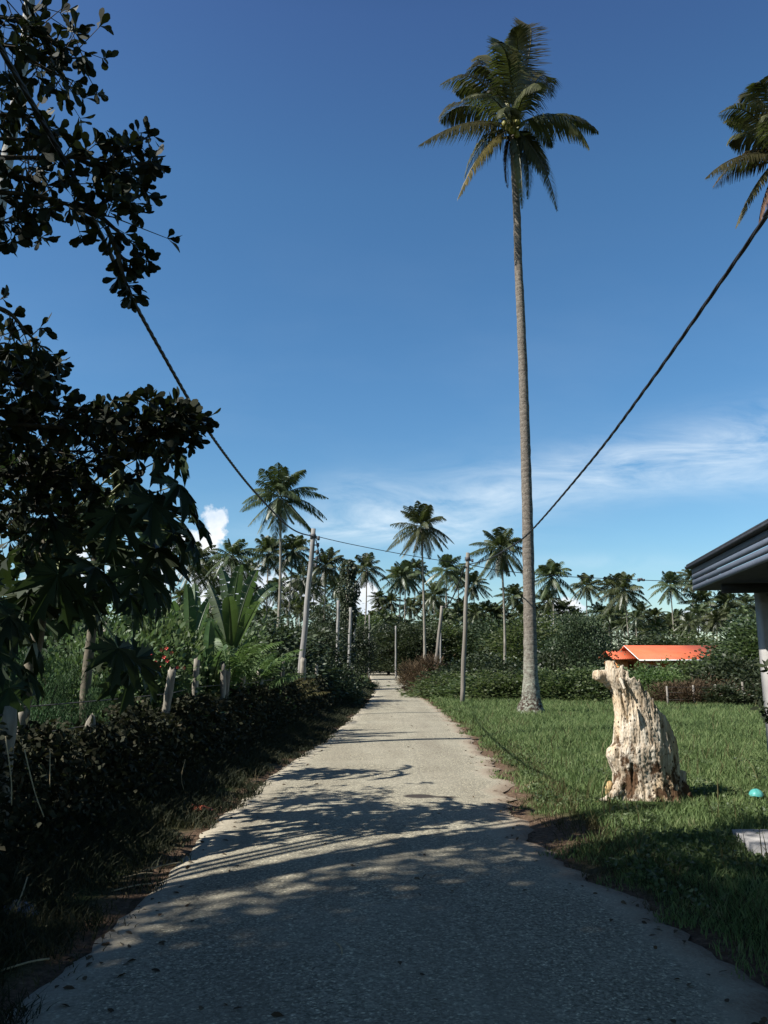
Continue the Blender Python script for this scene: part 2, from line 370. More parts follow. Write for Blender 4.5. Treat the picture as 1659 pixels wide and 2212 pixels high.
ZZ = H(XX, YY) + NZ * sst(dist, 0, 1.2) + np.where(dist > 0, sst(dist, 0, .5) * .03 - .012, -.03)
ZZ += np.where(XX < 0, sst(-XX - 1.6, 0, 1.4) * .12 * (YY < 60), 0)
nxg, nyg = len(gx), len(gy)
I = np.arange(nxg * nyg).reshape(nyg, nxg)
GF = np.stack([I[:-1, :-1], I[:-1, 1:], I[1:, 1:], I[1:, :-1]], -1).reshape(-1, 4)
me = mesh('ground', np.stack([XX, YY, ZZ], -1).reshape(-1, 3), GF, M['ground'], True)
ca = me.color_attributes.new('edge', 'FLOAT_COLOR', 'POINT')
dirt = (1 - sst(dist, .0, .55)) * .9
dirt = np.where((XX < 0) & (YY < 60) & (YY > 0), np.maximum(dirt, .40 * (1 - sst(dist, 1.0, 2.2))), dirt)
gR = G(1180, 1790); dirt = np.maximum(dirt, np.exp(-(((XX - gR.x) / .55) ** 2 + ((YY - gR.y) / .9) ** 2)) * 1.1)
A = np.stack([dirt, dirt * 0, dirt * 0, dirt * 0 + 1], -1).reshape(-1, 4).astype(np.float32)
ca.data.foreach_set('color', A.ravel())
tag(obj('ground', me), kind='structure')

ys = axis([(-12, 2.5, .5), (2.5, 14, .1), (14, 45, .25), (45, 135, 1.5), (135, 260, 6)])
nw = 41
rows = []; E = []
hp = G(915, 1727)
for y in ys:
    a, b = float(el(y)), float(er(y))
    jl = mnoise.noise(Vector((y * 1.3, 3, 0))) * .10 + mnoise.noise(Vector((y * 5, 7, 0))) * .05
    jr = mnoise.noise(Vector((y * 1.1, 13, 0))) * .26 + mnoise.noise(Vector((y * 4.3, 17, 0))) * .13
    if y > 60: jl = jr = 0
    a += jl; b += jr
    for k in range(nw):
        s = k / (nw - 1); x = a + (b - a) * s; w = b - a
        de = min(s, 1 - s) * w
        z = .012 + .03 * (1 - (2 * s - 1) ** 2) - (.02 if k in (0, nw - 1) else 0)
        rows.append((x, y, z))
        br = math.exp(-((b - x) / .35) ** 2) * .65 if y < 60 else 0
        hole = max(math.exp(-(((x - hp.x + .05) / .22) ** 2 + ((y - hp.y) / .16) ** 2)) * 1.2, .8 * math.exp(-(((x - hp.x - .25) / .3) ** 2 + ((y - hp.y + .05) / .12) ** 2)))
        z -= .02 * hole
        E.append((max(0, 1 - de / .55), br, hole, 1))
I = np.arange(len(rows)).reshape(len(ys), nw)
RF = np.stack([I[:-1, :-1], I[:-1, 1:], I[1:, 1:], I[1:, :-1]], -1).reshape(-1, 4)
me = mesh('road', rows, RF, M['road'], True)
ca = me.color_attributes.new('edge', 'FLOAT_COLOR', 'POINT'); ca.data.foreach_set('color', np.array(E, dtype=np.float32).ravel())
tag(obj('road', me), kind='structure')

# ---------------------------------------------------------------- leaves
TPL = {
 'diamond': np.array([(0, 0, 0), (.45, .5, .06), (1, 0, -.06), (.45, -.5, .06)]),
 'ovate': np.array([(0, 0, 0), (.25, .42, .05), (.6, .40, .04), (1, 0, -.12), (.6, -.40, .04), (.25, -.42, .05)]),
 'obovate': np.array([(0, .03, 0), (.35, .16, .02), (.62, .44, .04), (.85, .46, .0), (1, .16, -.06), (1, -.16, -.06), (.85, -.46, 0), (.62, -.44, .04), (.35, -.16, .02), (0, -.03, 0)]),
}
def leafset(pos, ax, L, Wd, tpl='diamond', up=None, seed=1):
    g = np.random.default_rng(seed); N = len(pos); T = TPL[tpl]
    ax = ax / (np.linalg.norm(ax, axis=1, keepdims=True) + 1e-9)
    rv = g.normal(size=(N, 3)) if up is None else up + g.normal(size=(N, 3)) * .35
    sd = np.cross(ax, rv); sd /= (np.linalg.norm(sd, axis=1, keepdims=True) + 1e-9)
    nr = np.cross(sd, ax)
    L = np.broadcast_to(L, (N,))[:, None, None]; Wd = np.broadcast_to(Wd, (N,))[:, None, None]
    V = pos[:, None, :] + ax[:, None, :] * T[None, :, 0:1] * L + sd[:, None, :] * T[None, :, 1:2] * Wd + nr[:, None, :] * T[None, :, 2:3] * L
    k = len(T)
    return V.reshape(-1, 3), np.arange(N * k).reshape(N, k)
def cloud(n, rad, leaf=.12, wd=.07, clumps=40, tight=.28, seed=1, tpl='diamond', zmin=.03, shape='dome', upb=.1):
    """points and axes of leaves gathered in clumps over an uneven dome or ball"""
    g = np.random.default_rng(seed)
    rad = np.array(rad, float)
    d = g.normal(size=(clumps, 3)); d /= np.linalg.norm(d, axis=1, keepdims=True)
    if shape == 'dome': d[:, 2] = np.abs(d[:, 2]) * 1.0
    r = g.uniform(.5, 1.0, clumps) ** .6 * (1 + .22 * np.sin(d[:, 0] * 5 + seed) * np.cos(d[:, 1] * 4 + seed * 2))
    c = d * r[:, None] * rad
    if shape == 'dome': c[:, 2] = np.maximum(c[:, 2], 0)
    k = g.integers(0, clumps, n); cr = g.uniform(.6, 1.35, clumps)
    off = g.normal(size=(n, 3)) * tight * cr[k][:, None] * rad.mean()
    off[:, 2] *= .7
    p = c[k] + off
    ax = off * .8 / (tight * rad.mean()) + d[k] * .7 + g.normal(size=(n, 3)) * .5; ax[:, 2] += upb
    if shape == 'dome': p[:, 2] = np.abs(p[:, 2]) + zmin
    s = g.uniform(.65, 1.25, n)
    if shape == 'dome':
        p = p / np.array([np.percentile(np.abs(p[:, 0]), 96), np.percentile(np.abs(p[:, 1]), 96), np.percentile(p[:, 2], 97)]) * rad
    return leafset(p, ax, leaf * s, wd * s, tpl, seed=seed + 5)

BUSH = {}
TOPS = {(215, 12.5): 1372, (300, 14.5): 1348, (352, 12.6): 1398, (415, 14.2): 1405, (470, 15.6): 1400, (548, 17.5): 1388, (505, 21): 1350, (610, 20.5): 1402, (655, 25): 1398, (694, 27.5): 1425,
 (722, 32): 1430, (738, 39): 1438, (790, 52): 1468, (60, 16): 1335, (60, 19): 1290, (210, 22): 1312, (330, 25): 1345, (440, 27): 1350, (560, 30): 1345, (650, 34): 1350, (700, 50): 1325, (752, 82): 1345,
 (800, 150): 1338, (838, 118): 1356, (880, 112): 1350, (925, 120): 1350, (975, 118): 1355, (1030, 116): 1352, (1085, 112): 1348, (1165, 100): 1345, (1215, 46): 1390, (1252, 42): 1328, (1395, 92): 1378,
 (1465, 95): 1374, (1590, 52): 1395, (1622, 37): 1352, (1690, 36): 1340, (968, 40): 1458, (1035, 37): 1466, (1090, 35.5): 1456, (1010, 46): 1434, (1080, 45): 1418, (1190, 35): 1448, (1180, 41): 1418,
 (1255, 34): 1452, (1310, 36): 1446, (1375, 35): 1450, (1418, 33): 1441, (1470, 36): 1446, (1530, 35): 1436, (1590, 33): 1428, (1465, 31.2): 1474, (1515, 31.6): 1476, (1560, 30.5): 1484, (1640, 31): 1440,
 (915, 47): 1424, (930, 43): 1466, (893, 62): 1434}
def toph(px, Y, zz, h):
    return (P(px, TOPS[(px, Y)], Y).z - zz) * .93 if (px, Y) in TOPS else h
def bushmesh(key, n, rad, leaf, wd, clumps, tight, mat, tpl='diamond', seed=1, upb=.1, shape='dome'):
    v, f = cloud(n, rad, leaf, wd, clumps, tight, seed, tpl, shape=shape, upb=upb)
    BUSH[key] = mesh(key, v, f, M[mat]); return BUSH[key]
bushmesh('broad_a', 5200, (1, 1, 1.3), .11, .075, 60, .16, 'bush', seed=3)
bushmesh('broad_b', 5200, (1, 1, 1.3), .10, .075, 75, .14, 'bush', seed=9)
bushmesh('dark_a', 6000, (1, 1, 1.3), .10, .06, 60, .17, 'bush_dark', seed=12)
bushmesh('dark_b', 6000, (1, 1, 1.3), .12, .07, 46, .19, 'bush_dark', seed=15)
bushmesh('bright_a', 5200, (1, 1, 1.3), .09, .06, 60, .16, 'bush_bright', seed=18)
bushmesh('near_a', 11000, (1, 1, 1.3), .075, .04, 110, .13, 'bush', 'ovate', seed=21)
bushmesh('near_b', 11000, (1, 1, 1.3), .10, .032, 90, .15, 'bush_bright', 'ovate', seed=24)
bushmesh('near_dark', 11000, (1, 1, 1.3), .085, .045, 100, .14, 'bush', 'ovate', seed=27)
bushmesh('conifer', 15000, (1, 1, 1.3), .045, .012, 150, .10, 'conifer', seed=30, upb=.9)
bushmesh('dry', 5000, (1, 1, 1.3), .22, .03, 40, .2, 'dry_leaf', seed=33, upb=.7)
stemme = {}
def stems(n, seed):
    if (n, seed) in stemme: return stemme[(n, seed)]
    r = random.Random(seed); b = MB()
    for i in range(n):
        a = r.uniform(0, 6.28); k = r.uniform(.25, .75)
        b.tube([(0.05 * math.cos(a), .05 * math.sin(a), -.05), (k * .5 * math.cos(a), k * .5 * math.sin(a), .4), (k * math.cos(a), k * math.sin(a), .85)], [.02, .015, .006], 5)
    V = np.concatenate(b.V)
    me = mesh('stems', V, b.F, M['branch'], True); stemme[(n, seed)] = me; return me
def bush(key, px, Y, w, h, label, group=None, depth=None, name='shrub', cat_='shrub', rz=None, x=None, z=None):
    """w, h in metres"""
    x = P(px, 1440, Y).x if x is None else x
    if px < 700 and Y < 29: x = min(x, float(np.interp(Y, [2, 6.5, 12, 20, 28], [-3.15, -3.05, -2.95, -2.65, -2.3])) - w * .5 - .32)
    zz = float(H(x, Y)) if z is None else z
    o = empty(name, (x, Y, zz)); tag(o, label, cat_, group); h = toph(px, Y, zz, h)
    dd = depth or w
    a = obj('foliage', BUSH[key], o); a.scale = (w / 2, dd / 2, h / 1.3); a.rotation_euler = (0, 0, R.uniform(0, 6.28) if rz is None else rz)
    if rz is None and abs(dd - w) > .3: a.rotation_euler = (0, 0, 0)
    s = obj('stem', stems(6, 1 + int(Y) % 3), o); s.scale = (w / 2.2, dd / 2.2, h * .9)
    return o

# ---------------------------------------------------------------- palms
def frond(p0, p1, p2, L=.75, n=40, w=.045, seed=1, droop=.5, fwd=.55, side=None, start=.12, ragged=.12, rr=.022):
    g = np.random.default_rng(seed)
    p0, p1, p2 = (np.array(p, float) for p in (p0, p1, p2))
    def B(t):
        t = t[:, None]; return (1 - t) ** 2 * p0 + 2 * t * (1 - t) * p1 + t ** 2 * p2
    def D(t):
        t = t[:, None]; d = 2 * (1 - t) * (p1 - p0) + 2 * t * (p2 - p1); return d / (np.linalg.norm(d, axis=1, keepdims=True) + 1e-9)
    h = (p2 - p0) * np.array([1, 1, 0]); h = h / (np.linalg.norm(h) + 1e-9)
    if side is None:
        side = np.array([-h[1], h[0], 0.0]); tw = g.uniform(-.5, .5); side = side * math.cos(tw) + np.array([0, 0, 1]) * math.sin(tw)
    side = np.array(side, float); side /= np.linalg.norm(side)
    out = []
    for sg in (-1, 1):
        t = np.linspace(start, .995, n) + g.uniform(-.3, .3, n) / n; t = np.clip(t, 0, 1)
        b = B(t); T = D(t)
        prof = np.clip(np.sin(np.clip((t * .86 + .14), 0, 1) * math.pi) ** .55, .18, 1) * (1 - .25 * t)
        ln = L * prof * (1 + g.uniform(-ragged, ragged, n))
        keep = g.uniform(size=n) > ragged * .5
        s = side[None, :] - T * (T @ side)[:, None]; s /= np.linalg.norm(s, axis=1, keepdims=True)
        fw = fwd + .5 * t[:, None] + g.normal(size=(n, 1)) * .08
        d1 = s * sg + T * fw; d1[:, 2] -= droop * .62 + g.uniform(-.1, .15, n); d1 /= np.linalg.norm(d1, axis=1, keepdims=True)
        d2 = d1.copy(); d2[:, 2] -= droop * 1.3; d2 /= np.linalg.norm(d2, axis=1, keepdims=True)
        m1 = b + d1 * (ln * .5)[:, None]; tip = m1 + d2 * (ln * .5)[:, None]
        wv = T * .75 + np.cross(d1, s * sg) * .35; wv /= np.linalg.norm(wv, axis=1, keepdims=True)
        hw = w / 2
        v = np.stack([b - wv * hw * .6, b + wv * hw * .6, m1 + wv * hw, m1 - wv * hw, tip + wv * hw * .12, tip - wv * hw * .12], 1)[keep]
        k = len(v); base = np.arange(k)[:, None] * 6
        f = np.concatenate([base + np.array([0, 1, 2, 3]), base + np.array([3, 2, 4, 5])])
        out.append((v.reshape(-1, 3), f))
    tt = np.linspace(0, 1, 9); c = B(tt); V, Fq = tube([tuple(q) for q in c], [rr * 1.6 - rr * 1.35 * q for q in tt], 4, False)
    out.append((np.array(V), np.array(Fq)))
    return cat(out)
def crown_arr(seed, n=22, L=3.2, pairs=26, lw=.075, ll=.8, wind=(.25, .05), dead=3):
    r = random.Random(seed); out = []
    for i in range(n):
        az = i * 2.39996 + r.uniform(-.3, .3)
        k = i / (n - 1)
        e = math.radians(84 - 150 * k ** 1.0 + r.uniform(-9, 9)); ln = L * r.uniform(.88, 1.08) * (.82 + .18 * min(1, k * 3)) * (1 - .22 * max(0, k - .75) * 4)
        d = Vector((math.cos(az) * math.cos(e), math.sin(az) * math.cos(e), math.sin(e)))
        p0 = Vector((0, 0, r.uniform(-.1, .2))) + d * .1
        p1 = p0 + d * ln * .55
        hz = Vector((math.cos(az), math.sin(az), 0))
        p2 = p0 + d * ln * .80 + hz * ln * .12 + Vector((wind[0] * ln * .3, wind[1] * ln * .3, -ln * r.uniform(.22, .42) * (.35 + math.cos(e) ** 2)))
        out.append(frond(p0, p1, p2, ll * r.uniform(.85, 1.1), pairs, lw, seed * 100 + i, droop=.55 + .3 * k, fwd=.5))
    for i in range(dead):
        az = r.uniform(0, 6.28); hz = Vector((math.cos(az), math.sin(az), 0))
        out.append(frond((0, 0, -.1), hz * .5 + Vector((0, 0, -.5)), hz * .45 + Vector((0, 0, -r.uniform(1.6, 2.4))), .45, pairs // 2, lw, seed * 50 + i, droop=1.2))
    return cat(out)
CR = []
for s_ in range(7):
    v, f = crown_arr(s_ + 1, n=29 + (s_ * 5) % 8, L=3.35 + .15 * (s_ % 3), pairs=30, lw=.11, ll=.95 + .05 * (s_ % 2), wind=(.35 * math.cos(s_ * 1.3), .3 * math.sin(s_)), dead=2 + s_ % 3)
    CR.append(mesh('palm_crown', v, f, M['frond_far']))
CRD = []
for s_ in range(3):
    v, f = crown_arr(s_ + 31, n=38, L=3.6, pairs=46, lw=.075, ll=1.0, wind=(.3, .1), dead=4)
    CRD.append(mesh('palm_crown_dense', v, f, M['frond_far']))
nutme = None
def trunk_obj(parent, base, top, r0, r1, bend, mat, sides=9, seg=14, flare=1.6, jit=.03):
    base, top = Vector(base), Vector(top); pts, rr = [], []
    for i in range(seg + 1):
        t = i / seg
        p = base.lerp(top, t) + Vector((bend * math.sin(math.pi * t) * (1 - .3 * t), bend * .3 * math.sin(math.pi * t), 0))
        pts.append(p); k = r0 + (r1 - r0) * t ** .8; k *= 1 + (flare - 1) * math.exp(-t * seg * .75); rr.append(k)
    V, Fc = tube(pts, rr, sides, True, jit)
    return obj('trunk', mesh('trunk', V, Fc, mat, True), parent)
def palm(px, py, w, bx, label, dense=None, Y=None, group=None, scl=None, bend=None):
    if Y is None: Y = min(7.1 * F / w, 165)
    s = w * Y / F / 6.9 if scl is None else scl
    c = P(px, py, Y); bb = P(bx, 1438, Y).x; gz = float(H(bb, Y))
    o = empty('palm_tree', (bb, Y, gz)); tag(o, label, 'palm tree', group)
    top = Vector((c.x - bb, 0, c.z - gz))
    trunk_obj(o, (0, 0, -.1), top + Vector((0, 0, -.1)), .16, .095, R.uniform(-.35, .35) if bend is None else bend, M['trunk_far'], 7, 9)
    me = CR[R.randrange(7)] if dense is None else CRD[dense]
    s *= 1.25 if dense is None else 1.08
    k = obj('crown', me, o); k.location = top; k.scale = (s, s, s * R.uniform(.92, 1.1)); k.rotation_euler = (R.uniform(-.1, .1), R.uniform(-.12, .12), R.uniform(0, 6.28))
    return o
PALMS = [
 (605, 1074, 156, 592, 'large full-crowned palm just left of the leaning left utility pole', 0, .3),
 (910, 1138, 118, 918, 'tall central palm with hanging brown fronds above the far end of the road', 1, None),
 (1082, 1188, 120, 1088, 'broad-crowned palm with drooping fronds just left of the big near palm trunk', 2, None),
 (265, 1085, 120, 243, 'palm seen through the gaps of the papaya leaves at left', None, None),
 (364, 1188, 92, 375, 'palm with drooping crown at the right edge of the papaya leaves', None, None),
 (421, 1212, 78, 415, 'palm with thick dark crown above the banana leaf at left', None, None),
 (502, 1203, 80, 497, 'star-shaped palm crown above the tattered banana leaves', None, None),
 (580, 1196, 76, 570, 'shorter palm half behind the left side of the large full-crowned palm trunk', None, None),
 (633, 1190, 76, 622, 'palm with brown hanging skirt between the large palm trunk and the left utility pole', None, None),
 (704, 1224, 76, 700, 'dense dark palm immediately right of the left utility pole', None, None),
 (792, 1230, 64, 776, 'slender leaning palm right of the vine-wrapped trunk, over the white cloud', None, .5),
 (818, 1291, 31, 820, 'tiny short palm to the right of the slender leaning palm', None, None),
 (866, 1246, 62, 862, 'left palm of a pair left of the tall central palm', None, None),
 (876, 1244, 60, 875, 'right palm of a pair left of the tall central palm', None, None),
 (899, 1230, 48, 893, 'thin palm close behind the trunk of the tall central palm', None, None),
 (965, 1233, 66, 966, 'palm with thick crown directly left of the right utility pole top', None, None),
 (990, 1247, 46, 988, 'thin-crowned palm touching the right utility pole on its left side', None, None),
 (939, 1288, 56, 938, 'low palm between the tall central palm and the leaning utility pole', None, None),
 (1023, 1262, 52, 1028, 'palm with pale nuts directly right of the right utility pole', None, None),
 (1109, 1288, 54, 1108, 'lower palm half hidden on the left of the big near trunk', None, None),
 (1124, 1300, 40, 1123, 'small palm touching the left side of the big near trunk', None, None),
 (1193, 1247, 76, 1191, 'upright palm just right of the big near palm trunk', None, None),
 (1184, 1300, 54, 1182, 'lower palm beneath the upright palm right of the big near trunk', None, None),
 (1267, 1266, 54, 1272, 'solitary palm left of the twin palms over the orange roof', None, None),
 (1323, 1268, 60, 1340, 'left palm of the twin palms over the orange roof, leaning', None, None),
 (1348, 1276, 66, 1360, 'right palm of the twin palms over the orange roof', None, None),
 (1342, 1333, 42, 1345, 'short palm between the trunks of the twin palms', None, None),
 (1296, 1326, 50, 1300, 'low palm rising out of the broadleaf tree left of the orange roof', None, None),
 (1386, 1324, 44, 1402, 'left palm of three low palms above the orange roof', None, None),
 (1415, 1332, 42, 1425, 'middle palm of three low palms above the orange roof', None, None),
 (1440, 1345, 38, 1447, 'right palm of three low palms above the orange roof', None, None),
 (1448, 1266, 60, 1466, 'slightly leaning palm standing free above the right end of the orange roof', None, None),
 (1497, 1250, 54, 1489, 'palm half hidden behind the grey fascia corner', None, None),
 (1515, 1303, 60, 1523, 'palm with drooping crown under the grey fascia corner', None, None),
 (1497, 1342, 26, 1498, 'very small palm left of the drooping palm under the fascia', None, None),
 (1557, 1310, 50, 1552, 'left palm of two under the middle of the grey soffit', None, None),
 (1574, 1302, 54, 1573, 'right palm of two under the middle of the grey soffit', None, None),
 (1612, 1305, 50, 1610, 'palm beside the concrete pillar under the soffit', None, None),
]
for (px, py, w, bx, lb, dn, bn) in PALMS: palm(px, py, w * (1.2 if w > 100 else 1.38), bx, lb, dn, bend=bn)
# palms filling in between, and the low grove behind them
LAND = [(-999, 'the left edge'), (265, 'the palm seen through the papaya'), (421, 'the thick dark palm above the banana leaf'), (502, 'the star-shaped palm'), (605, 'the large full-crowned palm'), (678, 'the left utility pole'), (750, 'the vine-wrapped trunk'),
        (910, 'the tall central palm'), (1010, 'the right utility pole'), (1130, 'the big near trunk'), (1193, 'the upright palm'), (1267, 'the solitary palm'), (1345, 'the twin palms'), (1448, 'the free-standing leaning palm'), (1500, 'the fascia corner')]
ORD = 'first second third fourth fifth sixth seventh eighth ninth tenth eleventh twelfth'.split()
def autolabel(items, kind):
    cnt = {}
    out = []
    for it in sorted(items, key=lambda q: q[0]):
        k = max(i for i, l in enumerate(LAND) if l[0] < it[0]); n = cnt.get(k, 0); cnt[k] = n + 1
        out.append((it, '%s %s right of %s' % (ORD[min(n, 11)], kind, LAND[k][1])))
    return out
MID = [(455, 1242, 62), (535, 1238, 56), (655, 1248, 62), (678, 1268, 56), (725, 1266, 52), (748, 1292, 46), (845, 1300, 46), (915, 1302, 46), (1000, 1312, 46), (1050, 1322, 50), (1074, 1328, 50), (1218, 1320, 46), (1242, 1336, 42), (1322, 1342, 42), (1462, 1338, 42),
       (1540, 1342, 44), (320, 1254, 62), (290, 1292, 50), (395, 1290, 52), (470, 1292, 52), (545, 1286, 50), (600, 1276, 56), (640, 1280, 52), (825, 1312, 40), (885, 1312, 42), (955, 1322, 44), (1160, 1322, 44), (1635, 1330, 56)]
for it, lb in autolabel(MID, 'mid-height palm standing'): palm(it[0], it[1], it[2] * 1.32, it[0] + R.uniform(-9, 9), lb, group='mid-height palms of the grove')
LOW = []
for i in range(76):
    px = 290 + i * 18.0 + R.uniform(-9, 9); LOW.append((px, R.uniform(1326, 1368) if px > 700 else R.uniform(1300, 1352), R.uniform(120, 175), R.uniform(40, 60)))
for it, lb in autolabel(LOW, 'short far-grove palm'): palm(it[0], it[1], it[3] * 1.15, it[0] + R.uniform(-8, 8), lb, None, it[2], 'short palms of the far grove')

# the big near palm ---------------------------------------------------------
HP = G(1147, 1548); HY = HP.y
hero = empty('palm_tree', (HP.x, HP.y, 0)); tag(hero, 'very tall coconut palm with ringed trunk standing alone in the grass', 'palm tree')
tp = [(1147, 1552), (1147, 1500), (1146, 1440), (1145, 1360), (1142, 1240), (1139, 1100), (1135, 960), (1130, 800), (1124, 660), (1119, 560), (1117, 470), (1113, 400), (1110, 330), (1108, 262)]
hpts = [P(a, b, HY) - Vector((HP.x, HP.y, 0)) for a, b in tp]; hpts[0].z = -.12
# finer along the length for an uneven outline
fp, fr = [], []
rad_at = [(0, .48), (.25, .40), (.5, .31), (.9, .25), (1.6, .215), (3, .195), (7, .17), (12, .15), (17, .13), (21, .11)]
for i in range(len(hpts) - 1):
    for k in range(10):
        q = hpts[i].lerp(hpts[i + 1], k / 10); fp.append(q)
fp.append(hpts[-1])
for q in fp:
    k = np.interp(q.z, [a for a, b in rad_at], [b for a, b in rad_at]); fr.append(float(k) * (1 + .025 * math.sin(q.z * 9)))
V, Fc = tube(fp, fr, 18, True, .035)
V = np.array(V)
for i, v in enumerate(V):
    if v[2] < 1.1:
        cxy = fp[i // 18]; k = 1 + (.10 * mnoise.noise(Vector(v) * 5) + .16 * mnoise.noise(Vector((v[0] * 9, v[1] * 9, v[2] * 3)))) * (1.2 - max(0, v[2]))
        V[i, 0] = cxy.x + (v[0] - cxy.x) * k; V[i, 1] = cxy.y + (v[1] - cxy.y) * k
m, nt, out = newmat('near_palm_bark')
t = nt.nodes.new('ShaderNodeTexCoord'); sp = nt.nodes.new('ShaderNodeSeparateXYZ'); nt.links.new(t.outputs['Object'], sp.inputs[0])
n = tnoise(nt, 2.0, 4); n2 = tnoise(nt, 11, 6, .7); n3 = tnoise(nt, 30, 3, .6)
z = math_(nt, 'ADD', math_(nt, 'MULTIPLY', sp.outputs[2], 5.2), math_(nt, 'MULTIPLY', n, 1.4))
rg = math_(nt, 'POWER', math_(nt, 'FRACT', z), 5.0)
col = ramp(nt, n2, [(.28, (.08, .066, .052)), (.5, (.145, .124, .10)), (.75, (.23, .205, .165))])
col = mixc(nt, math_(nt, 'MULTIPLY', rg, .6), col, (.035, .028, .022))
col = mixc(nt, math_(nt, 'MULTIPLY', math_(nt, 'SUBTRACT', n3, .62), 6.0, clamp=True), col, (.42, .41, .37))
low = math_(nt, 'SUBTRACT', 1.0, math_(nt, 'MULTIPLY', math_(nt, 'SUBTRACT', sp.outputs[2], .5), .45), clamp=True)
col = mixc(nt, math_(nt, 'MULTIPLY', low, math_(nt, 'MULTIPLY', math_(nt, 'SUBTRACT', n2, .36), 4.0, clamp=True)), col, (.235, .25, .195))
col = mixc(nt, math_(nt, 'MULTIPLY', math_(nt, 'MULTIPLY', math_(nt, 'SUBTRACT', .95, sp.outputs[2]), 2.2, clamp=True), math_(nt, 'MULTIPLY', math_(nt, 'SUBTRACT', .56, n2), 9.0, clamp=True)), col, (.045, .03, .022))
princ(nt, out, col, .9, bump(nt, math_(nt, 'SUBTRACT', n2, math_(nt, 'MULTIPLY', rg, 1.2)), .9, .04), .12)
M['hero_bark'] = m
obj('trunk', mesh('trunk', V, Fc, m, True), hero)
cr0 = P(1108, 262, HY)
def q3(px, py, dz):      # crown point: photo position, dz metres nearer (-) or farther (+)
    return P(px, py, HY + dz) - Vector((HP.x, HP.y, 0))
c0 = q3(1108, 270, 0)
cb = MB()
for i in range(26):      # leaf bases and fibre of the crown heart
    a = i * 2.4; k = i / 26; d = Vector((math.cos(a), math.sin(a), .3 + k * 1.5)).normalized()
    st = c0 + Vector((0, 0, -.5 + k * .9)); cb.tube([st, st + d * .25, st + d * .6], [.10, .06, .03], 6)
crown = cb.build('crown', [M['rachis']], hero, True)
HF = [  # (control, tip, depth of control, depth of tip, leaflet length, material, droop)
 ((1020, 235, -.3), (905, 314, -.6), .62, 'frond', .95),
 ((1000, 190, .6), (952, 262, 1.2), .62, 'frond', .75),
 ((1040, 118, -.2), (952, 182, -.5), .62, 'frond', .6),
 ((1075, 80, .9), (1030, 128, 1.8), .58, 'frond', .5),
 ((1108, 70, -1.2), (1062, 95, -2.6), .55, 'frond', .6),
 ((1175, 10, .5), (1128, 62, .8), .60, 'frond', .05),
 ((1105, 60, -.3), (1085, 100, -.2), .62, 'frond', .3),
 ((1180, 90, 1.0), (1192, 210, 2.0), .60, 'frond', .6),
 ((1225, 205, -.4), (1272, 318, -.9), .66, 'frond', 1.0),
 ((1215, 215, .7), (1292, 285, 1.2), .55, 'frond', .8),
 ((1045, 290, -.5), (990, 428, -.9), .55, 'frond_yellow', .7),
 ((1040, 275, .5), (1004, 385, 1.0), .58, 'frond', .8),
 ((1180, 330, -.2), (1204, 455, -.3), .40, 'frond', .5),
 ((1150, 300, .6), (1185, 375, .9), .50, 'frond', .7),
 ((1130, 340, -.5), (1128, 450, -.6), .36, 'frond', .6),
 ((1150, 320, .4), (1140, 430, .3), .36, 'frond', .6),
 ((1085, 330, .3), (1096, 405, .3), .30, 'frond_dead', .8),
 ((1165, 250, 1.5), (1192, 318, 2.4), .45, 'frond', .9),
 ((1060, 170, -1.4), (1000, 215, -2.7), .6, 'frond', .8),
 ((1140, 150, -1.8), (1170, 190, -3.0), .55, 'frond', .7),
 ((1095, 160, 1.8), (1060, 190, 3.0), .6, 'frond', .7),
 ((1070, 110, .2), (1010, 150, .1), .6, 'frond', .6),
 ((1150, 130, 1.8), (1165, 160, 2.9), .55, 'frond', .6),
 ((1120, 330, .8), (1112, 420, 1.0), .30, 'frond_dead', .9),
 ((1040, 150, 1.0), (985, 200, 1.9), .6, 'frond', .7),
 ((1130, 90, -.6), (1110, 60, -1.4), .5, 'frond', .4),
 ((1100, 200, -1.6), (1085, 250, -2.9), .55, 'frond', .8),
]
for i, (c_, t_, ll, mt, dr) in enumerate(HF):
    sd = None
    cc, tt2 = q3(*c_), q3(*t_)
    if i in (5,): sd = (1, .25, 0.1)
    if i in (12, 14, 15): sd = (.95, .3, 0)
    if i in (6, 25, 7): sd = (.9, .4, .1)
    v, f = frond(c0 + Vector((0, 0, -.1)), cc, tt2, ll * 1.7, 92, .058, 900 + i, dr, .5, sd, start=.14, ragged=.16, rr=.026)
    obj('frond', mesh('frond', v, f, M[mt]), crown)
nut, ntt, nout = newmat('green_coconut_husk'); princ(ntt, nout, (.22, .20, .05), .5)
for (a, b, dz) in ((1106, 282, -.35), (1098, 275, -.3), (1116, 290, -.25), (1090, 268, -.1), (1119, 262, -.3)):
    p = q3(a, b, dz); b_ = MB(); rings = []
    V = []; Fq = []
    for i in range(7):
        ph = math.pi * i / 6
        for k in range(8): th = k * math.pi / 4; V.append((p.x + .11 * math.sin(ph) * math.cos(th), p.y + .11 * math.sin(ph) * math.sin(th), p.z - .14 * math.cos(ph)))
    for i in range(6):
        for k in range(8): Fq.append((i * 8 + k, i * 8 + (k + 1) % 8, (i + 1) * 8 + (k + 1) % 8, (i + 1) * 8 + k))
    obj('coconut', mesh('coconut', V, Fq, nut, True), hero)

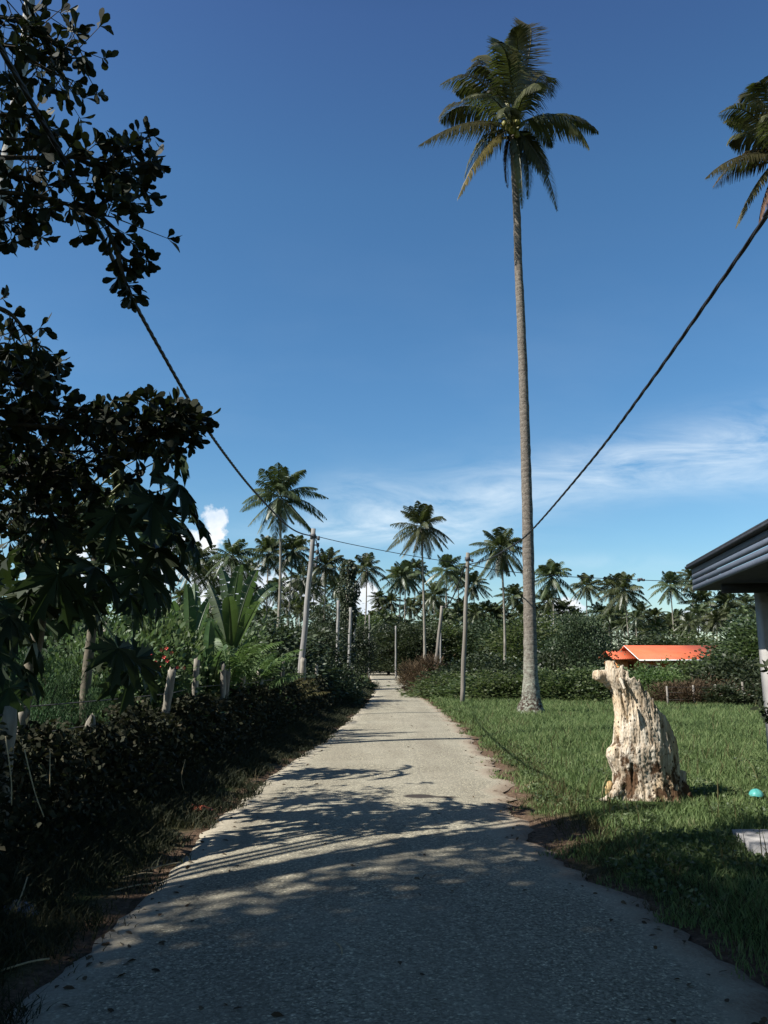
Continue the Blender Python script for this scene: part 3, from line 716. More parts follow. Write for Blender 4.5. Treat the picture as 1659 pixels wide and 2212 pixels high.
# palm whose crown reaches in at the right edge --------------------------------
RY = 26.0
rb = P(1700, 1438, RY); rp = empty('palm_tree', (rb.x, RY, 0)); tag(rp, 'palm crown entering at the right edge beside the upper cable', 'palm tree')
def q4(px, py, dz): return P(px, py, RY + dz) - Vector((rb.x, RY, 0))
rc = q4(1688, 330, 0)
trunk_obj(rp, (0, 0, -.1), rc, .2, .12, .2, M['trunk'], 12, 24)
cb = MB()
for i in range(18):
    a = i * 2.4; k = i / 18; d = Vector((math.cos(a), math.sin(a), .3 + k * 1.5)).normalized(); st = rc + Vector((0, 0, -.4 + k * .7)); cb.tube([st, st + d * .25, st + d * .6], [.1, .06, .03], 6)
crown2 = cb.build('crown', [M['rachis']], rp, True)
RFr = [((1620, 200, -.3), (1553, 245, -.6), .6, 'frond', .7), ((1640, 150, .3), (1600, 225, .9), .6, 'frond', .5), ((1650, 170, -.3), (1640, 175, -.8), .6, 'frond', .4),
 ((1610, 265, .2), (1575, 310, .8), .55, 'frond', .9), ((1590, 315, -.4), (1524, 385, -.7), .6, 'frond', .9), ((1610, 310, .5), (1540, 405, .8), .55, 'frond_yellow', .8),
 ((1625, 390, 0), (1590, 490, .2), .5, 'frond', .7), ((1655, 400, -.3), (1640, 480, -.2), .4, 'frond_dead', .8), ((1710, 140, 0), (1745, 150, 0), .6, 'frond', .4),
 ((1760, 230, .3), (1830, 300, .4), .6, 'frond', .8), ((1760, 320, 0), (1820, 420, 0), .6, 'frond', .8), ((1660, 230, 1.5), (1640, 280, 2.8), .6, 'frond', .8),
 ((1670, 210, -1.5), (1650, 260, -2.8), .6, 'frond', .8), ((1720, 230, -1.5), (1740, 300, -2.8), .6, 'frond', .8), ((1665, 390, .6), (1660, 470, .8), .4, 'frond_dead', .8), ((1610, 240, .8), (1570, 265, 1.6), .5, 'frond', .7)]
for i, (c_, t_, ll, mt, dr) in enumerate(RFr):
    v, f = frond(rc + Vector((0, 0, -.1)), q4(*c_), q4(*t_), ll * 1.6, 88, .058, 1300 + i, dr, .5, None, start=.14, ragged=.14, rr=.026)
    obj('frond', mesh('frond', v, f, M[mt]), crown2)

# pale leaning palm trunk behind the near tree, upper left -----------------------
LY = 14.0
lb = P(-75, 1438, LY); lp = empty('palm_tree', (lb.x, LY, 0)); tag(lp, 'pale leaning palm trunk behind the dark leaves at upper left', 'palm tree')
def q5(px, py): return P(px, py, LY) - Vector((lb.x, LY, 0))
pts = [Vector((0, 0, -.1)), q5(-60, 900), q5(-30, 640), q5(-5, 470), q5(18, 330), q5(40, 200), q5(56, 90), q5(66, -20), q5(92, -760)]
V, Fc = tube(pts, [.2, .16, .135, .125, .118, .112, .105, .1, .09], 14, True, .02)
obj('trunk', mesh('trunk', V, Fc, M['trunk_pale'], True), lp)
k = obj('crown', CRD[1], lp); k.location = pts[-1]

# ---------------------------------------------------------------- stump
SY = 10.0
def zc(x, y): return (1206.9 + .1984 * x, 1371.5 + .1984 * y)
def q6(zx, zy, dz=0.0): return P(*zc(zx, zy), SY + dz)
Lz = np.array([(1900, 520), (1830, 560), (1700, 605), (1600, 600), (1500, 595), (1400, 560), (1330, 545), (1240, 548), (1180, 595), (1000, 603), (900, 612), (800, 602), (700, 588), (600, 568), (550, 545), (500, 512), (430, 500), (380, 505), (290, 515)][::-1], float)
Rz = np.array([(1900, 1530), (1850, 1480), (1750, 1415), (1600, 1345), (1500, 1318), (1400, 1302), (1250, 1290), (1050, 1250), (920, 1222), (850, 1205), (760, 1190), (650, 1180), (560, 1170), (460, 1160), (290, 1150)][::-1], float)
Tz = np.array([(480, 400), (505, 350), (520, 285), (572, 300), (600, 345), (622, 372), (650, 380), (672, 350), (693, 348), (715, 398), (750, 395), (762, 470), (790, 478), (812, 455), (835, 455), (858, 498), (880, 500), (895, 548), (925, 555), (935, 600), (950, 650), (968, 640), (992, 640), (1005, 690), (1030, 705), (1045, 760), (1080, 800), (1120, 860), (1160, 880), (1200, 960), (1250, 1080), (1290, 1200), (1400, 1500)], float)
NA, NM = 220, 150
rows = []
zys = np.linspace(1900, 280, 500)
SG = []
for k in range(NA):
    a = 2 * math.pi * k / NA; ca_, sa = math.cos(a), math.sin(a)
    sx = math.copysign(abs(ca_) ** .85, ca_)
    lx_ = np.interp(zys, Lz[:, 0], Lz[:, 1]); rx_ = np.interp(zys, Rz[:, 0], Rz[:, 1])
    zx = (lx_ + rx_) / 2 + (rx_ - lx_) / 2 * sx
    jag = 44 * mnoise.noise(Vector((a * 9, 1, 0))) + 30 * mnoise.noise(Vector((a * 27, 4, 0)))
    tpz = np.interp(zx, Tz[:, 0], Tz[:, 1]) + jag + (110 * max(0, sa) if k else 0)
    idx = np.argmax(zys <= tpz) if (zys <= tpz).any() else len(zys) - 1
    end = max(idx, 5)
    zz = np.interp(np.linspace(0, end, NM), np.arange(500), zys); xx = np.interp(np.linspace(0, end, NM), np.arange(500), zx)
    hwid = (np.interp(zz, Rz[:, 0], Rz[:, 1]) - np.interp(zz, Lz[:, 0], Lz[:, 1])) / 2
    col_ = []
    for j in range(NM):
        y_, x_ = zz[j], xx[j]
        flare = max(0, (y_ - 1450) / 450)
        d = sa * hwid[j] * .00112 * .80
        gro = .030 * mnoise.noise(Vector((a * 3.2, y_ * .0012, 2))) + .012 * mnoise.noise(Vector((a * 10, y_ * .0025, 7))) + .012 * mnoise.noise(Vector((a * 34, y_ * .006, 9)))
        gro += .05 * flare * mnoise.noise(Vector((a * 5.5, y_ * .002, 12))) + .012 * mnoise.noise(Vector((a * 22, y_ * .03, 15)))
        if sa < 0:      # the scooped-out front and the dark clefts beside it
            gro -= .055 * math.exp(-((x_ - 770) / 90) ** 2 - ((y_ - 760) / 170) ** 2)
            gro -= .05 * math.exp(-((x_ - (690 + (y_ - 700) * .28)) / 16) ** 2) * (600 < y_ < 960)
            gro -= .045 * math.exp(-((x_ - (650)) / 12) ** 2) * (1000 < y_ < 1350)
            gro -= .04 * math.exp(-((x_ - 800) / 14) ** 2) * (1400 < y_ < 1780)
            gro -= .035 * math.exp(-((x_ - (1150 + (y_ - 1100) * .2)) / 12) ** 2) * (1000 < y_ < 1700)
            gro += .04 * math.exp(-((x_ - 560) / 60) ** 2 - ((y_ - 1290) / 90) ** 2)
        p = q6(x_, y_, d); p = p + Vector((ca_ * gro * .8, sa * gro, 0))
        col_.append(p)
    # rim folds inward and down: the hollow
    top = col_[-1]; ctr = q6((np.interp(zz[-1], Lz[:, 0], Lz[:, 1]) + np.interp(zz[-1], Rz[:, 0], Rz[:, 1])) / 2, zz[-1])
    inn = (ctr - top); inn.z = 0; ln = max(inn.length, .01)
    for (s_, dn) in ((.035, .004), (.06, -.05), (.10, -.22)):
        q = top + inn * min(s_ / ln, .8); q.z += dn; col_.append(q)
    SG.append(col_)
NR = NM + 3
V = [tuple(p) for c_ in SG for p in c_]
Fq = []
for k in range(NA):
    k2 = (k + 1) % NA
    for j in range(NR - 1): Fq.append((k * NR + j, k2 * NR + j, k2 * NR + j + 1, k * NR + j + 1))
nb = len(V); mid = sum((SG[k][-1] for k in range(NA)), Vector()) / NA; V.append(tuple(mid + Vector((0, 0, -.15))))
F3 = [(k * NR + NR - 1, ((k + 1) % NA) * NR + NR - 1, nb) for k in range(NA)]
m, nt, out = newmat('rotten_pale_wood'); M['stump'] = m
st = tnoise(nt, 9, 6, .65, sc=(1.6, 1.6, .22)); st2 = tnoise(nt, 34, 5, .7, sc=(1.5, 1.5, .16)); pt = tnoise(nt, 5.5, 6, .68, sc=(1, 1, .7)); big = tnoise(nt, 1.8, 3)
t = nt.nodes.new('ShaderNodeTexCoord'); sp = nt.nodes.new('ShaderNodeSeparateXYZ'); nt.links.new(t.outputs['Object'], sp.inputs[0])
col = ramp(nt, st, [(.30, (.20, .14, .085)), (.45, (.43, .35, .25)), (.62, (.60, .53, .42)), (.8, (.70, .65, .54))])
col = mixc(nt, math_(nt, 'MULTIPLY', math_(nt, 'SUBTRACT', big, .5), 3.5, clamp=True), col, (.52, .35, .17))
col = mixc(nt, math_(nt, 'MULTIPLY', math_(nt, 'SUBTRACT', .425, st2), 9, clamp=True), col, (.16, .10, .06))
lowf = math_(nt, 'SUBTRACT', 1.0, math_(nt, 'MULTIPLY', sp.outputs[2], 1.0), clamp=True)
thr = math_(nt, 'SUBTRACT', .635, math_(nt, 'MULTIPLY', lowf, .19))
rot = math_(nt, 'MULTIPLY', math_(nt, 'SUBTRACT', pt, thr), 14, clamp=True)
col = mixc(nt, rot, col, mixc(nt, st2, (.035, .022, .014), (.15, .085, .045)))
vo = nt.nodes.new('ShaderNodeTexVoronoi'); vo.inputs['Scale'].default_value = 17
mp = nt.nodes.new('ShaderNodeMapping'); mp.inputs['Scale'].default_value = (1.2, 1.2, .75); nt.links.new(t.outputs['Object'], mp.inputs[0]); nt.links.new(mp.outputs[0], vo.inputs[0])
hl = math_(nt, 'MULTIPLY', math_(nt, 'SUBTRACT', .20, vo.outputs['Distance']), 20, clamp=True)
hsel = math_(nt, 'GREATER_THAN', big, .46)
col = mixc(nt, math_(nt, 'MULTIPLY', hl, hsel), col, (.03, .018, .012))
hh = math_(nt, 'SUBTRACT', math_(nt, 'ADD', st, math_(nt, 'MULTIPLY', st2, .6)), math_(nt, 'ADD', math_(nt, 'MULTIPLY', rot, .5), math_(nt, 'MULTIPLY', hl, .4)))
princ(nt, out, col, .92, bump(nt, hh, .9, .03), .08)
stump = empty('tree_stump', (q6(950, 1830).x, SY, 0)); tag(stump, 'pale rotten tree stump with jagged top and snout-like knot in the grass', 'tree stump')
def rel(vs, o): return [tuple(Vector(v) - o.location) for v in vs]
obj('bole', mesh('bole', rel(V, stump), [np.array(Fq, dtype=np.int32), np.array(F3, dtype=np.int32)], m, False), stump)
def lump(pts, rad, name, par, mat, sides=22, jit=.0, amp=.25, fs=14, seg=10):
    pts = [Vector(p) for p in pts]; fp, fr = [], []
    for i in range(len(pts) - 1):
        for k in range(seg): fp.append(pts[i].lerp(pts[i + 1], k / seg)); fr.append(rad[i] + (rad[i + 1] - rad[i]) * k / seg)
    fp.append(pts[-1]); fr.append(rad[-1])
    V, Fc = tube(fp, fr, sides, True, jit); W_ = []
    for i, v in enumerate(V):
        c = fp[i // sides]; d = Vector(v) - c; W_.append(tuple(c + d * (1 + amp * mnoise.noise(Vector(v) * fs) + amp * .5 * mnoise.noise(Vector(v) * fs * 3))))
    return obj(name, mesh(name, rel(W_, par), Fc, mat, False), par)
lump([q6(600, 520, -.02), q6(530, 462, -.05), q6(470, 448, -.08), q6(410, 438, -.1), q6(378, 432, -.1), q6(370, 431, -.1)], [.10, .088, .075, .066, .045, .012], 'knot', stump, m)
lump([q6(560, 560, -.03), q6(545, 430, 0), q6(538, 330, .02), q6(530, 288, .02)], [.055, .055, .035, .006], 'splinter', stump, m, 12, amp=.35)
lump([q6(720, 1560, -.16), q6(640, 1700, -.28), q6(520, 1800, -.33), q6(380, 1845, -.33), q6(260, 1872, -.33)], [.07, .055, .036, .022, .006], 'root', stump, m, 16, amp=.45, fs=20)
lump([q6(1300, 1560, -.05), q6(1390, 1740, -.12), q6(1500, 1890, -.16), q6(1540, 1910, -.16)], [.06, .055, .025, .005], 'root', stump, m, 16, amp=.45, fs=20)
lump([q6(1345, 1760, .1), q6(1350, 1500, .1), q6(1352, 1478, .1)], [.05, .045, .03], 'splinter', stump, m, 10)
lump([q6(700, 640, -.33), q6(735, 760, -.36), q6(748, 880, -.36)], [.016, .028, .006], 'splinter', stump, m, 8, amp=.3)
lump([q6(668, 470, -.25), q6(720, 590, -.3)], [.02, .02], 'splinter', stump, m, 8, amp=.4)
fung = simple('orange_rot', (.30, .18, .07), (.46, .33, .16), 20, .8, .5)
lump([q6(540, 1740, -.1), q6(545, 1680, -.1), q6(560, 1610, -.08), q6(565, 1590, -.08)], [.03, .045, .035, .01], 'rot_lump', stump, fung, 16, amp=.4)

# ---------------------------------------------------------------- poles and cables
def pole(base, top, r0, r1, label, mat='pole', fit=0, group='utility poles along the road'):
    base, top = Vector(base), Vector(top); o = empty('utility_pole', base); tag(o, label, 'utility pole', group)
    t = top - base; pts = [t * (i / 10) + Vector((.012 * math.sin(i * 1.7), 0, 0)) for i in range(11)]; pts[0] -= t.normalized() * .2
    V, Fc = tube(pts, [r0 + (r1 - r0) * i / 10 for i in range(11)], 14, True, .02)
    obj('shaft', mesh('shaft', V, Fc, M[mat], True), o)
    if fit:
        b = MB(); n = t.normalized()
        for k in range(fit):
            c = t - n * (.32 + .22 * k); s = 1 if k % 2 == 0 else 1
            b.tube([c + Vector((-.10, 0, 0)), c + Vector((.22, -.05, 0))], .02, 6)
            q = c + Vector((.18, -.05, 0)); b.tube([q + Vector((0, 0, -.07)), q + Vector((0, 0, -.03)), q, q + Vector((0, 0, .06))], [.03, .055, .04, .05], 8)
        b.tube([t - n * .28 + Vector((-.09, 0, 0)), t - n * .22 + Vector((.09, 0, 0))], .1, 10)
        b.build('bracket', [M['iron']], o, True)
    return o
rb_ = G(998, 1525)
pole(rb_, P(1011, 1194, rb_.y), .095, .072, 'brown wooden utility pole on the right verge, cable tied near its top', 'pole', 1)
pole((P(643, 1455, 25.4).x, 25.4, 0), P(678, 1142, 25.4), .105, .072, 'grey leaning concrete utility pole with stacked insulators left of the road', 'concrete_pole', 5)
lp_ = G(935, 1494); pole(lp_, P(955, 1309, lp_.y), .12, .09, 'brown utility pole leaning right, standing in dry brown weeds behind the right pole', 'pole')
for (bx, by, tx, ty, Y, lb) in [(728, 1440, 731, 1297, 45, 'pale utility pole at the left edge of the dark vine-wrapped trunk'), (752, 1440, 758, 1312, 47, 'slim utility pole just right of the vine-wrapped trunk'),
                             (761, 1442, 766, 1341, 60, 'slim short utility pole nearest the left side of the far road'), (797, 1442, 798, 1328, 95, 'thin far pole over the bend in the road'),
                             (855, 1449, 855, 1352, 88, 'slender bare pole right of the far bend of the road'), (951, 1440, 952, 1367, 92, 'thin distant pole right of the leaning pole')]:
    pole((P(bx, by, Y).x, Y, 0), P(tx, ty, Y), .105, .085, lb, 'concrete_pole')
def spline(pts, n=12):
    pts = [Vector(p) for p in pts]; P_ = [pts[0] * 2 - pts[1]] + pts + [pts[-1] * 2 - pts[-2]]; o = []
    for i in range(1, len(P_) - 2):
        a, b, c, d = P_[i - 1:i + 3]
        for k in range(n):
            t = k / n; o.append(.5 * ((2 * b) + (c - a) * t + (2 * a - 5 * b + 4 * c - d) * t * t + (3 * b - a - 3 * c + d) * t ** 3))
    o.append(pts[-1]); return o
def twisted(name, pts, r, label, strands=3, pitch=.55, n=14):
    pts = spline(pts, n); b = MB()
    L = 0; acc = [0]
    for i in range(1, len(pts)): L += (pts[i] - pts[i - 1]).length; acc.append(L)
    m_ = int(L / .09); fine = []
    xs = np.interp(np.linspace(0, L, m_), acc, [p.x for p in pts]); ys_ = np.interp(np.linspace(0, L, m_), acc, [p.y for p in pts]); zs = np.interp(np.linspace(0, L, m_), acc, [p.z for p in pts])
    for s in range(strands):
        q = []
        for i in range(m_):
            th = 2 * math.pi * (i * L / m_ / pitch + s / strands); q.append(Vector((xs[i] + r * .7 * math.cos(th), ys_[i], zs[i] + r * .7 * math.sin(th))))
        b.tube(q, r * .95, 6)
    o = b.build(name, [M['cable']], None, True); tag(o, label, 'cable'); return o
def cable(name, pts, r, label, n=10):
    b = MB(); b.tube(spline(pts, n), r, 6); o = b.build(name, [M['cable']], None, True); tag(o, label, 'cable'); return o
twisted('overhead_cable', [(-2.5, -8, 6.6), (-2.45, 0, 5.75), P(130, 330, 5.2), P(210, 490, 6.15), P(283, 640, 7.15), P(350, 762, 8.2), P(430, 900, 9.75), P(490, 987, 11.5), P(550, 1062, 14.0), P(615, 1130, 18.6), P(645, 1150, 22), P(674, 1158, 25.3)], .0135,
        'thick twisted black cable sweeping down from the upper left to the left utility pole', pitch=.42)
twisted('overhead_cable', [(3.1, -8, 6.3), (3.12, 0, 5.6), P(1720, 375, 5.3), P(1659, 462, 5.95), P(1560, 605, 6.9), P(1400, 832, 9.0), P(1275, 998, 11.9), P(1145, 1149, 16.9), P(1095, 1186, 20.5), P(1052, 1209, 25), P(1014, 1219, 31.2)], .0125,
        'thick black cable descending from the upper right across the big palm trunk', strands=3, pitch=1.1)
cable('overhead_wire', [P(681, 1158, 25.4), P(760, 1176, 27), P(880, 1199, 29), P(1005, 1219, 31.3)], .012, 'thin wire slung between the left and right utility poles')
far = [P(1014, 1220, 31.5), P(1080, 1232, 33), P(1200, 1244, 36), P(1385, 1253, 39), P(1500, 1256, 41), P(1720, 1255, 45)]
cable('overhead_wire', far, .016, 'thin wire running from the right pole to the far right edge')
b = MB(); q = P(1385, 1253, 38.9)
for k in range(3): b.box(q + Vector((-.12 + .12 * k, 0, .03 * (k % 2))), (.1, .12, .16 - .03 * k))
tag(b.build('wire_splice', [M['iron']]), 'small dark splice clamped on the thin wire above the orange roof', 'splice')
cable('hanging_wire', [P(1004, 1222, 31.5), P(999, 1238, 33), P(983, 1280, 37), P(970, 1303, 41), P(955, 1313, 43.8)], .03, 'slack black wire drooping from the right pole to the leaning pole')
cable('hanging_wire', [P(682, 1165, 25.3), P(688, 1190, 25.3), P(694, 1215, 25.4)], .02, 'short loose wire hanging down from the left utility pole')

# ---------------------------------------------------------------- roadside pavilion at the right edge
slate = simple('slate_blue_board', (.085, .10, .13), (.12, .14, .175), 3, .6, .1, .3, sc=(1, 1, 4))
dark = simple('dark_roof_cap', (.02, .021, .025), (.04, .041, .046), 10, .7, .2)
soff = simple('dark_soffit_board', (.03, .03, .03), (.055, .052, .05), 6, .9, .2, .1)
m, nt, out = newmat('rendered_concrete'); a = tnoise(nt, 3, 6, .7); b2 = tnoise(nt, 26, 5, .7)
princ(nt, out, mixc(nt, math_(nt, 'MULTIPLY', b2, .5), ramp(nt, a, [(.3, (.24, .23, .22)), (.6, (.36, .345, .32)), (.8, (.44, .42, .39))]), (.30, .27, .23)), .9, bump(nt, b2, .6, .01), .1); conc = m
brick = simple('rough_sandstone', (.20, .16, .11), (.36, .30, .22), 12, .95, 1.0, .05)
pav = empty('pavilion', (4.4, 11.2, 0)); tag(pav, 'roadside shelter at the right edge with slate-blue boarded fascia and concrete pillar', 'shelter')
C1 = P(1499, 1277, 11.2); C0 = P(1659, 1209, 7.9); zb = C1.z; dirv = Vector((C0.x - C1.x, C0.y - C1.y, 0)).normalized()
C1 = Vector((C1.x, C1.y, zb)); Cn = C1 + dirv * 9.5; nrm = Vector((-dirv.y, dirv.x, 0)); nrm = nrm if nrm.x > 0 else -nrm
ang = math.atan2(dirv.y, dirv.x); rotm = Matrix.Rotation(ang, 3, 'Z')
b = MB(); bh = .062
for k in range(4):
    c = (C1 + Cn) / 2 + Vector((0, 0, .04 + k * (bh + .016))) + nrm * .012 * (k % 2 * .3)
    b.box(c - pav.location, (9.5, .028, bh), rotm)
    bk = C1 + nrm * 3 + Vector((0, 0, .04 + k * (bh + .016)))
    b.box(bk - pav.location - dirv * .02, (.028, 5.96, bh), rotm)
b.build('fascia', [slate], pav)
b = MB(); b.box((C1 + Cn) / 2 + Vector((0, 0, .335)) - nrm * .02 - pav.location, (9.62, .12, .03), rotm); b.build('roof_cap', [dark], pav)
b = MB()
a0, a1 = C1 + Vector((0, 0, .348)) - dirv * .06 - nrm * .07, Cn + Vector((0, 0, .348)) + dirv * .06 - nrm * .07
r0_, r1_ = a0 + nrm * 3.1 + Vector((0, 0, 1.15)), a1 + nrm * 3.1 + Vector((0, 0, 1.15)); e0, e1 = a0 + nrm * 6.2, a1 + nrm * 6.2
vs = [p - pav.location for p in (a0, a1, r1_, r0_, e1, e0)]; up = Vector((0, 0, .03)); vs2 = [v + up for v in vs]
b.add([tuple(v) for v in vs + vs2], [(0, 1, 2, 3), (3, 2, 4, 5), (6, 9, 8, 7), (9, 11, 10, 8), (0, 6, 7, 1), (0, 3, 9, 6), (3, 5, 11, 9), (1, 7, 8, 2), (2, 8, 10, 4), (5, 4, 10, 11)])
b.build('roof', [dark], pav)
b = MB(); s0, s1 = C1 + nrm * .016 + Vector((0, 0, .012)), Cn + nrm * .016 + Vector((0, 0, .012))
vs = [s0 - pav.location, s1 - pav.location, s1 + nrm * 5.9 - pav.location, s0 + nrm * 5.9 - pav.location]
b.add([tuple(v) for v in vs] + [tuple(v + Vector((0, 0, .02))) for v in vs], [(0, 1, 2, 3), (7, 6, 5, 4), (0, 4, 5, 1), (1, 5, 6, 2), (2, 6, 7, 3), (3, 7, 4, 0)])
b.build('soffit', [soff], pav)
pl = P(1634, 1300, 10.6)
for (dx, dy) in ((0, 0), (-.5, -3.2), (-1.0, -6.4), (4.6, .7), (4.1, -2.5)):
    b = MB(); pc = Vector((pl.x + .25 + dx, 10.75 + dy, 0)) - pav.location
    b.box(pc + Vector((0, 0, zb / 2 - .05)), (.30, .30, zb + .08), rotm); b.build('pillar', [conc], pav)
b = MB(); pc = Vector((pl.x + .25, 10.75, 0)) - pav.location; b.box(pc + nrm * .19 - dirv * .0 + Vector((0, 0, .95)), (.26, .075, 1.9), rotm); b.build('stone_facing', [brick], pav)
b = MB(); mid_ = (C1 + Cn) / 2 + nrm * 3.9; b.box(mid_ - pav.location + Vector((0, 0, -zb + .02)), (8.0, 4.2, .16), rotm); b.build('floor_slab', [conc], pav)
for i in range(5):
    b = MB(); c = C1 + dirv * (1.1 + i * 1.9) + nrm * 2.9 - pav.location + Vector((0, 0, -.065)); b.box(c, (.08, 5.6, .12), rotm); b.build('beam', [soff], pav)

# ---------------------------------------------------------------- orange-roofed house behind the bushes
oroof, nt, out = newmat('orange_metal_roof'); a = tnoise(nt, .8, 4)
wv = nt.nodes.new('ShaderNodeTexWave'); wv.inputs['Scale'].default_value = 2.2; wv.bands_direction = 'X'; t = nt.nodes.new('ShaderNodeTexCoord'); nt.links.new(t.outputs['Object'], wv.inputs[0])
princ(nt, out, ramp(nt, a, [(.3, (.52, .105, .045)), (.7, (.60, .14, .06))]), .55, bump(nt, wv.outputs[1], .5, .04), .25)
owall = simple('orange_brown_wall', (.36, .15, .05), (.48, .22, .08), 2, .85, .1)
white = simple('white_painted_trim', (.62, .60, .56), (.75, .73, .69), 5, .7, .1)
glassd, nt, out = newmat('dark_window_glass'); princ(nt, out, (.015, .017, .02), .15, None, .5)
HY_ = 66.0
hl = P(1371, 1440, HY_).x; hr = P(1588, 1440, HY_).x; ridz = P(1353, 1394, HY_ + 2.5).z; evz = P(1366, 1426.5, HY_ - .6).z; gz = -1.1
house = empty('house', (hl, HY_, gz)); tag(house, 'low house with a bright orange metal roof behind the bushes at right', 'house')
def gable(b, x0, x1, y0, y1, ez, rz_, th=.12):
    ym = (y0 + y1) / 2
    A_ = [(x0, y0, ez), (x1, y0, ez), (x1, ym, rz_), (x0, ym, rz_), (x1, y1, ez), (x0, y1, ez)]
    B_ = [(x, y, z + th) for x, y, z in A_]
    b.add(A_ + B_, [(0, 3, 2, 1), (3, 5, 4, 2), (6, 7, 8, 9), (9, 8, 10, 11), (0, 1, 7, 6), (5, 11, 10, 4), (0, 6, 9, 3), (3, 9, 11, 5), (1, 2, 8, 7), (2, 4, 10, 8)])
w_ = hr - hl; ez, rz_ = evz - gz, ridz - gz - .12
b = MB(); gable(b, 0, w_, -1.2, 6.4, ez, rz_); b.build('roof', [oroof], house)
ax0 = P(1328, 1440, HY_).x - hl; rz2 = P(1330, 1406, HY_ + 2).z - gz - .12
b = MB(); gable(b, ax0, .35, .3, 5.2, ez + .05, rz2); b.build('annex_roof', [oroof], house)
b = MB(); b.box((w_ / 2, .9 + 2.3, (ez + .1) / 2), (w_ - .8, 4.6, ez + .1)); b.add([(.4, .9, ez + .1), (.4, 5.5, ez + .1), (.4, 2.6, rz_)], [(0, 1, 2), (2, 1, 0)]); b.build('wall', [owall], house)
b = MB(); b.box((ax0 / 2 + .1, 2.9, ez / 2), (-ax0 - .6, 3.8, ez)); b.build('annex_wall', [owall], house)
b = MB(); b.box((w_ / 2, -1.26, ez + .01), (w_, .1, .10)); b.build('gutter', [white], house)
b = MB(); b.tube([(-.03, -1.2, ez + .08), (-.03, 2.6, rz_ + .10)], .035, 4); b.build('gable_trim', [white], house)
for x in (.6, 2.5, 4.8, 6.6):
    b = MB(); b.box((x, -.9, ez / 2), (.16, .16, ez)); b.build('porch_post', [simple('ochre_post_paint', (.45, .27, .10), (.52, .33, .13), 4)], house)
for x in (1.6, 3.7, 5.8):
    b = MB(); b.box((x, .872, ez - .9), (1.1, .05, 1.1)); f_ = b.build('window', [white], house); b = MB(); b.box((x, .84, ez - .9), (.9, .03, .9)); b.build('pane', [glassd], f_)

# small red-roofed hut at left
hb = P(108, 1440, 21); hut = empty('hut', (hb.x, 21, 0)); tag(hut, 'small hut with a red corrugated roof glimpsed left behind the papaya stem', 'hut')
rr = simple('red_corrugated_roof', (.42, .06, .04), (.55, .10, .07), 3, .6, .2)
x0, x1, z0, z1 = P(75, 1440, 21).x - hb.x, P(131, 1440, 21).x - hb.x, P(108, 1398, 21).z, P(108, 1369, 21.6).z
b = MB(); n_ = 40
V = []
for i in range(n_ + 1):
    x = x0 - .6 + (x1 - x0 + .6) * i / n_; zz = .02 * math.cos(i * math.pi); k = min(1, max(0, (x1 - x) / .33))
    V += [(x, -.35, z0 + zz + (1 - k) * 0), (x, .6, z1 + zz), (x, 1.55, z0 + zz)]
Fq = []
for i in range(n_): Fq += [(i * 3, (i + 1) * 3, (i + 1) * 3 + 1, i * 3 + 1), (i * 3 + 1, (i + 1) * 3 + 1, (i + 1) * 3 + 2, i * 3 + 2)]
b.add(V, Fq); b.build('roof', [rr], hut)
b = MB(); b.box(((x0 + x1) / 2 - .3, .6, z0 / 2), (x1 - x0 + .3, 1.6, z0)); b.build('wall', [owall], hut)

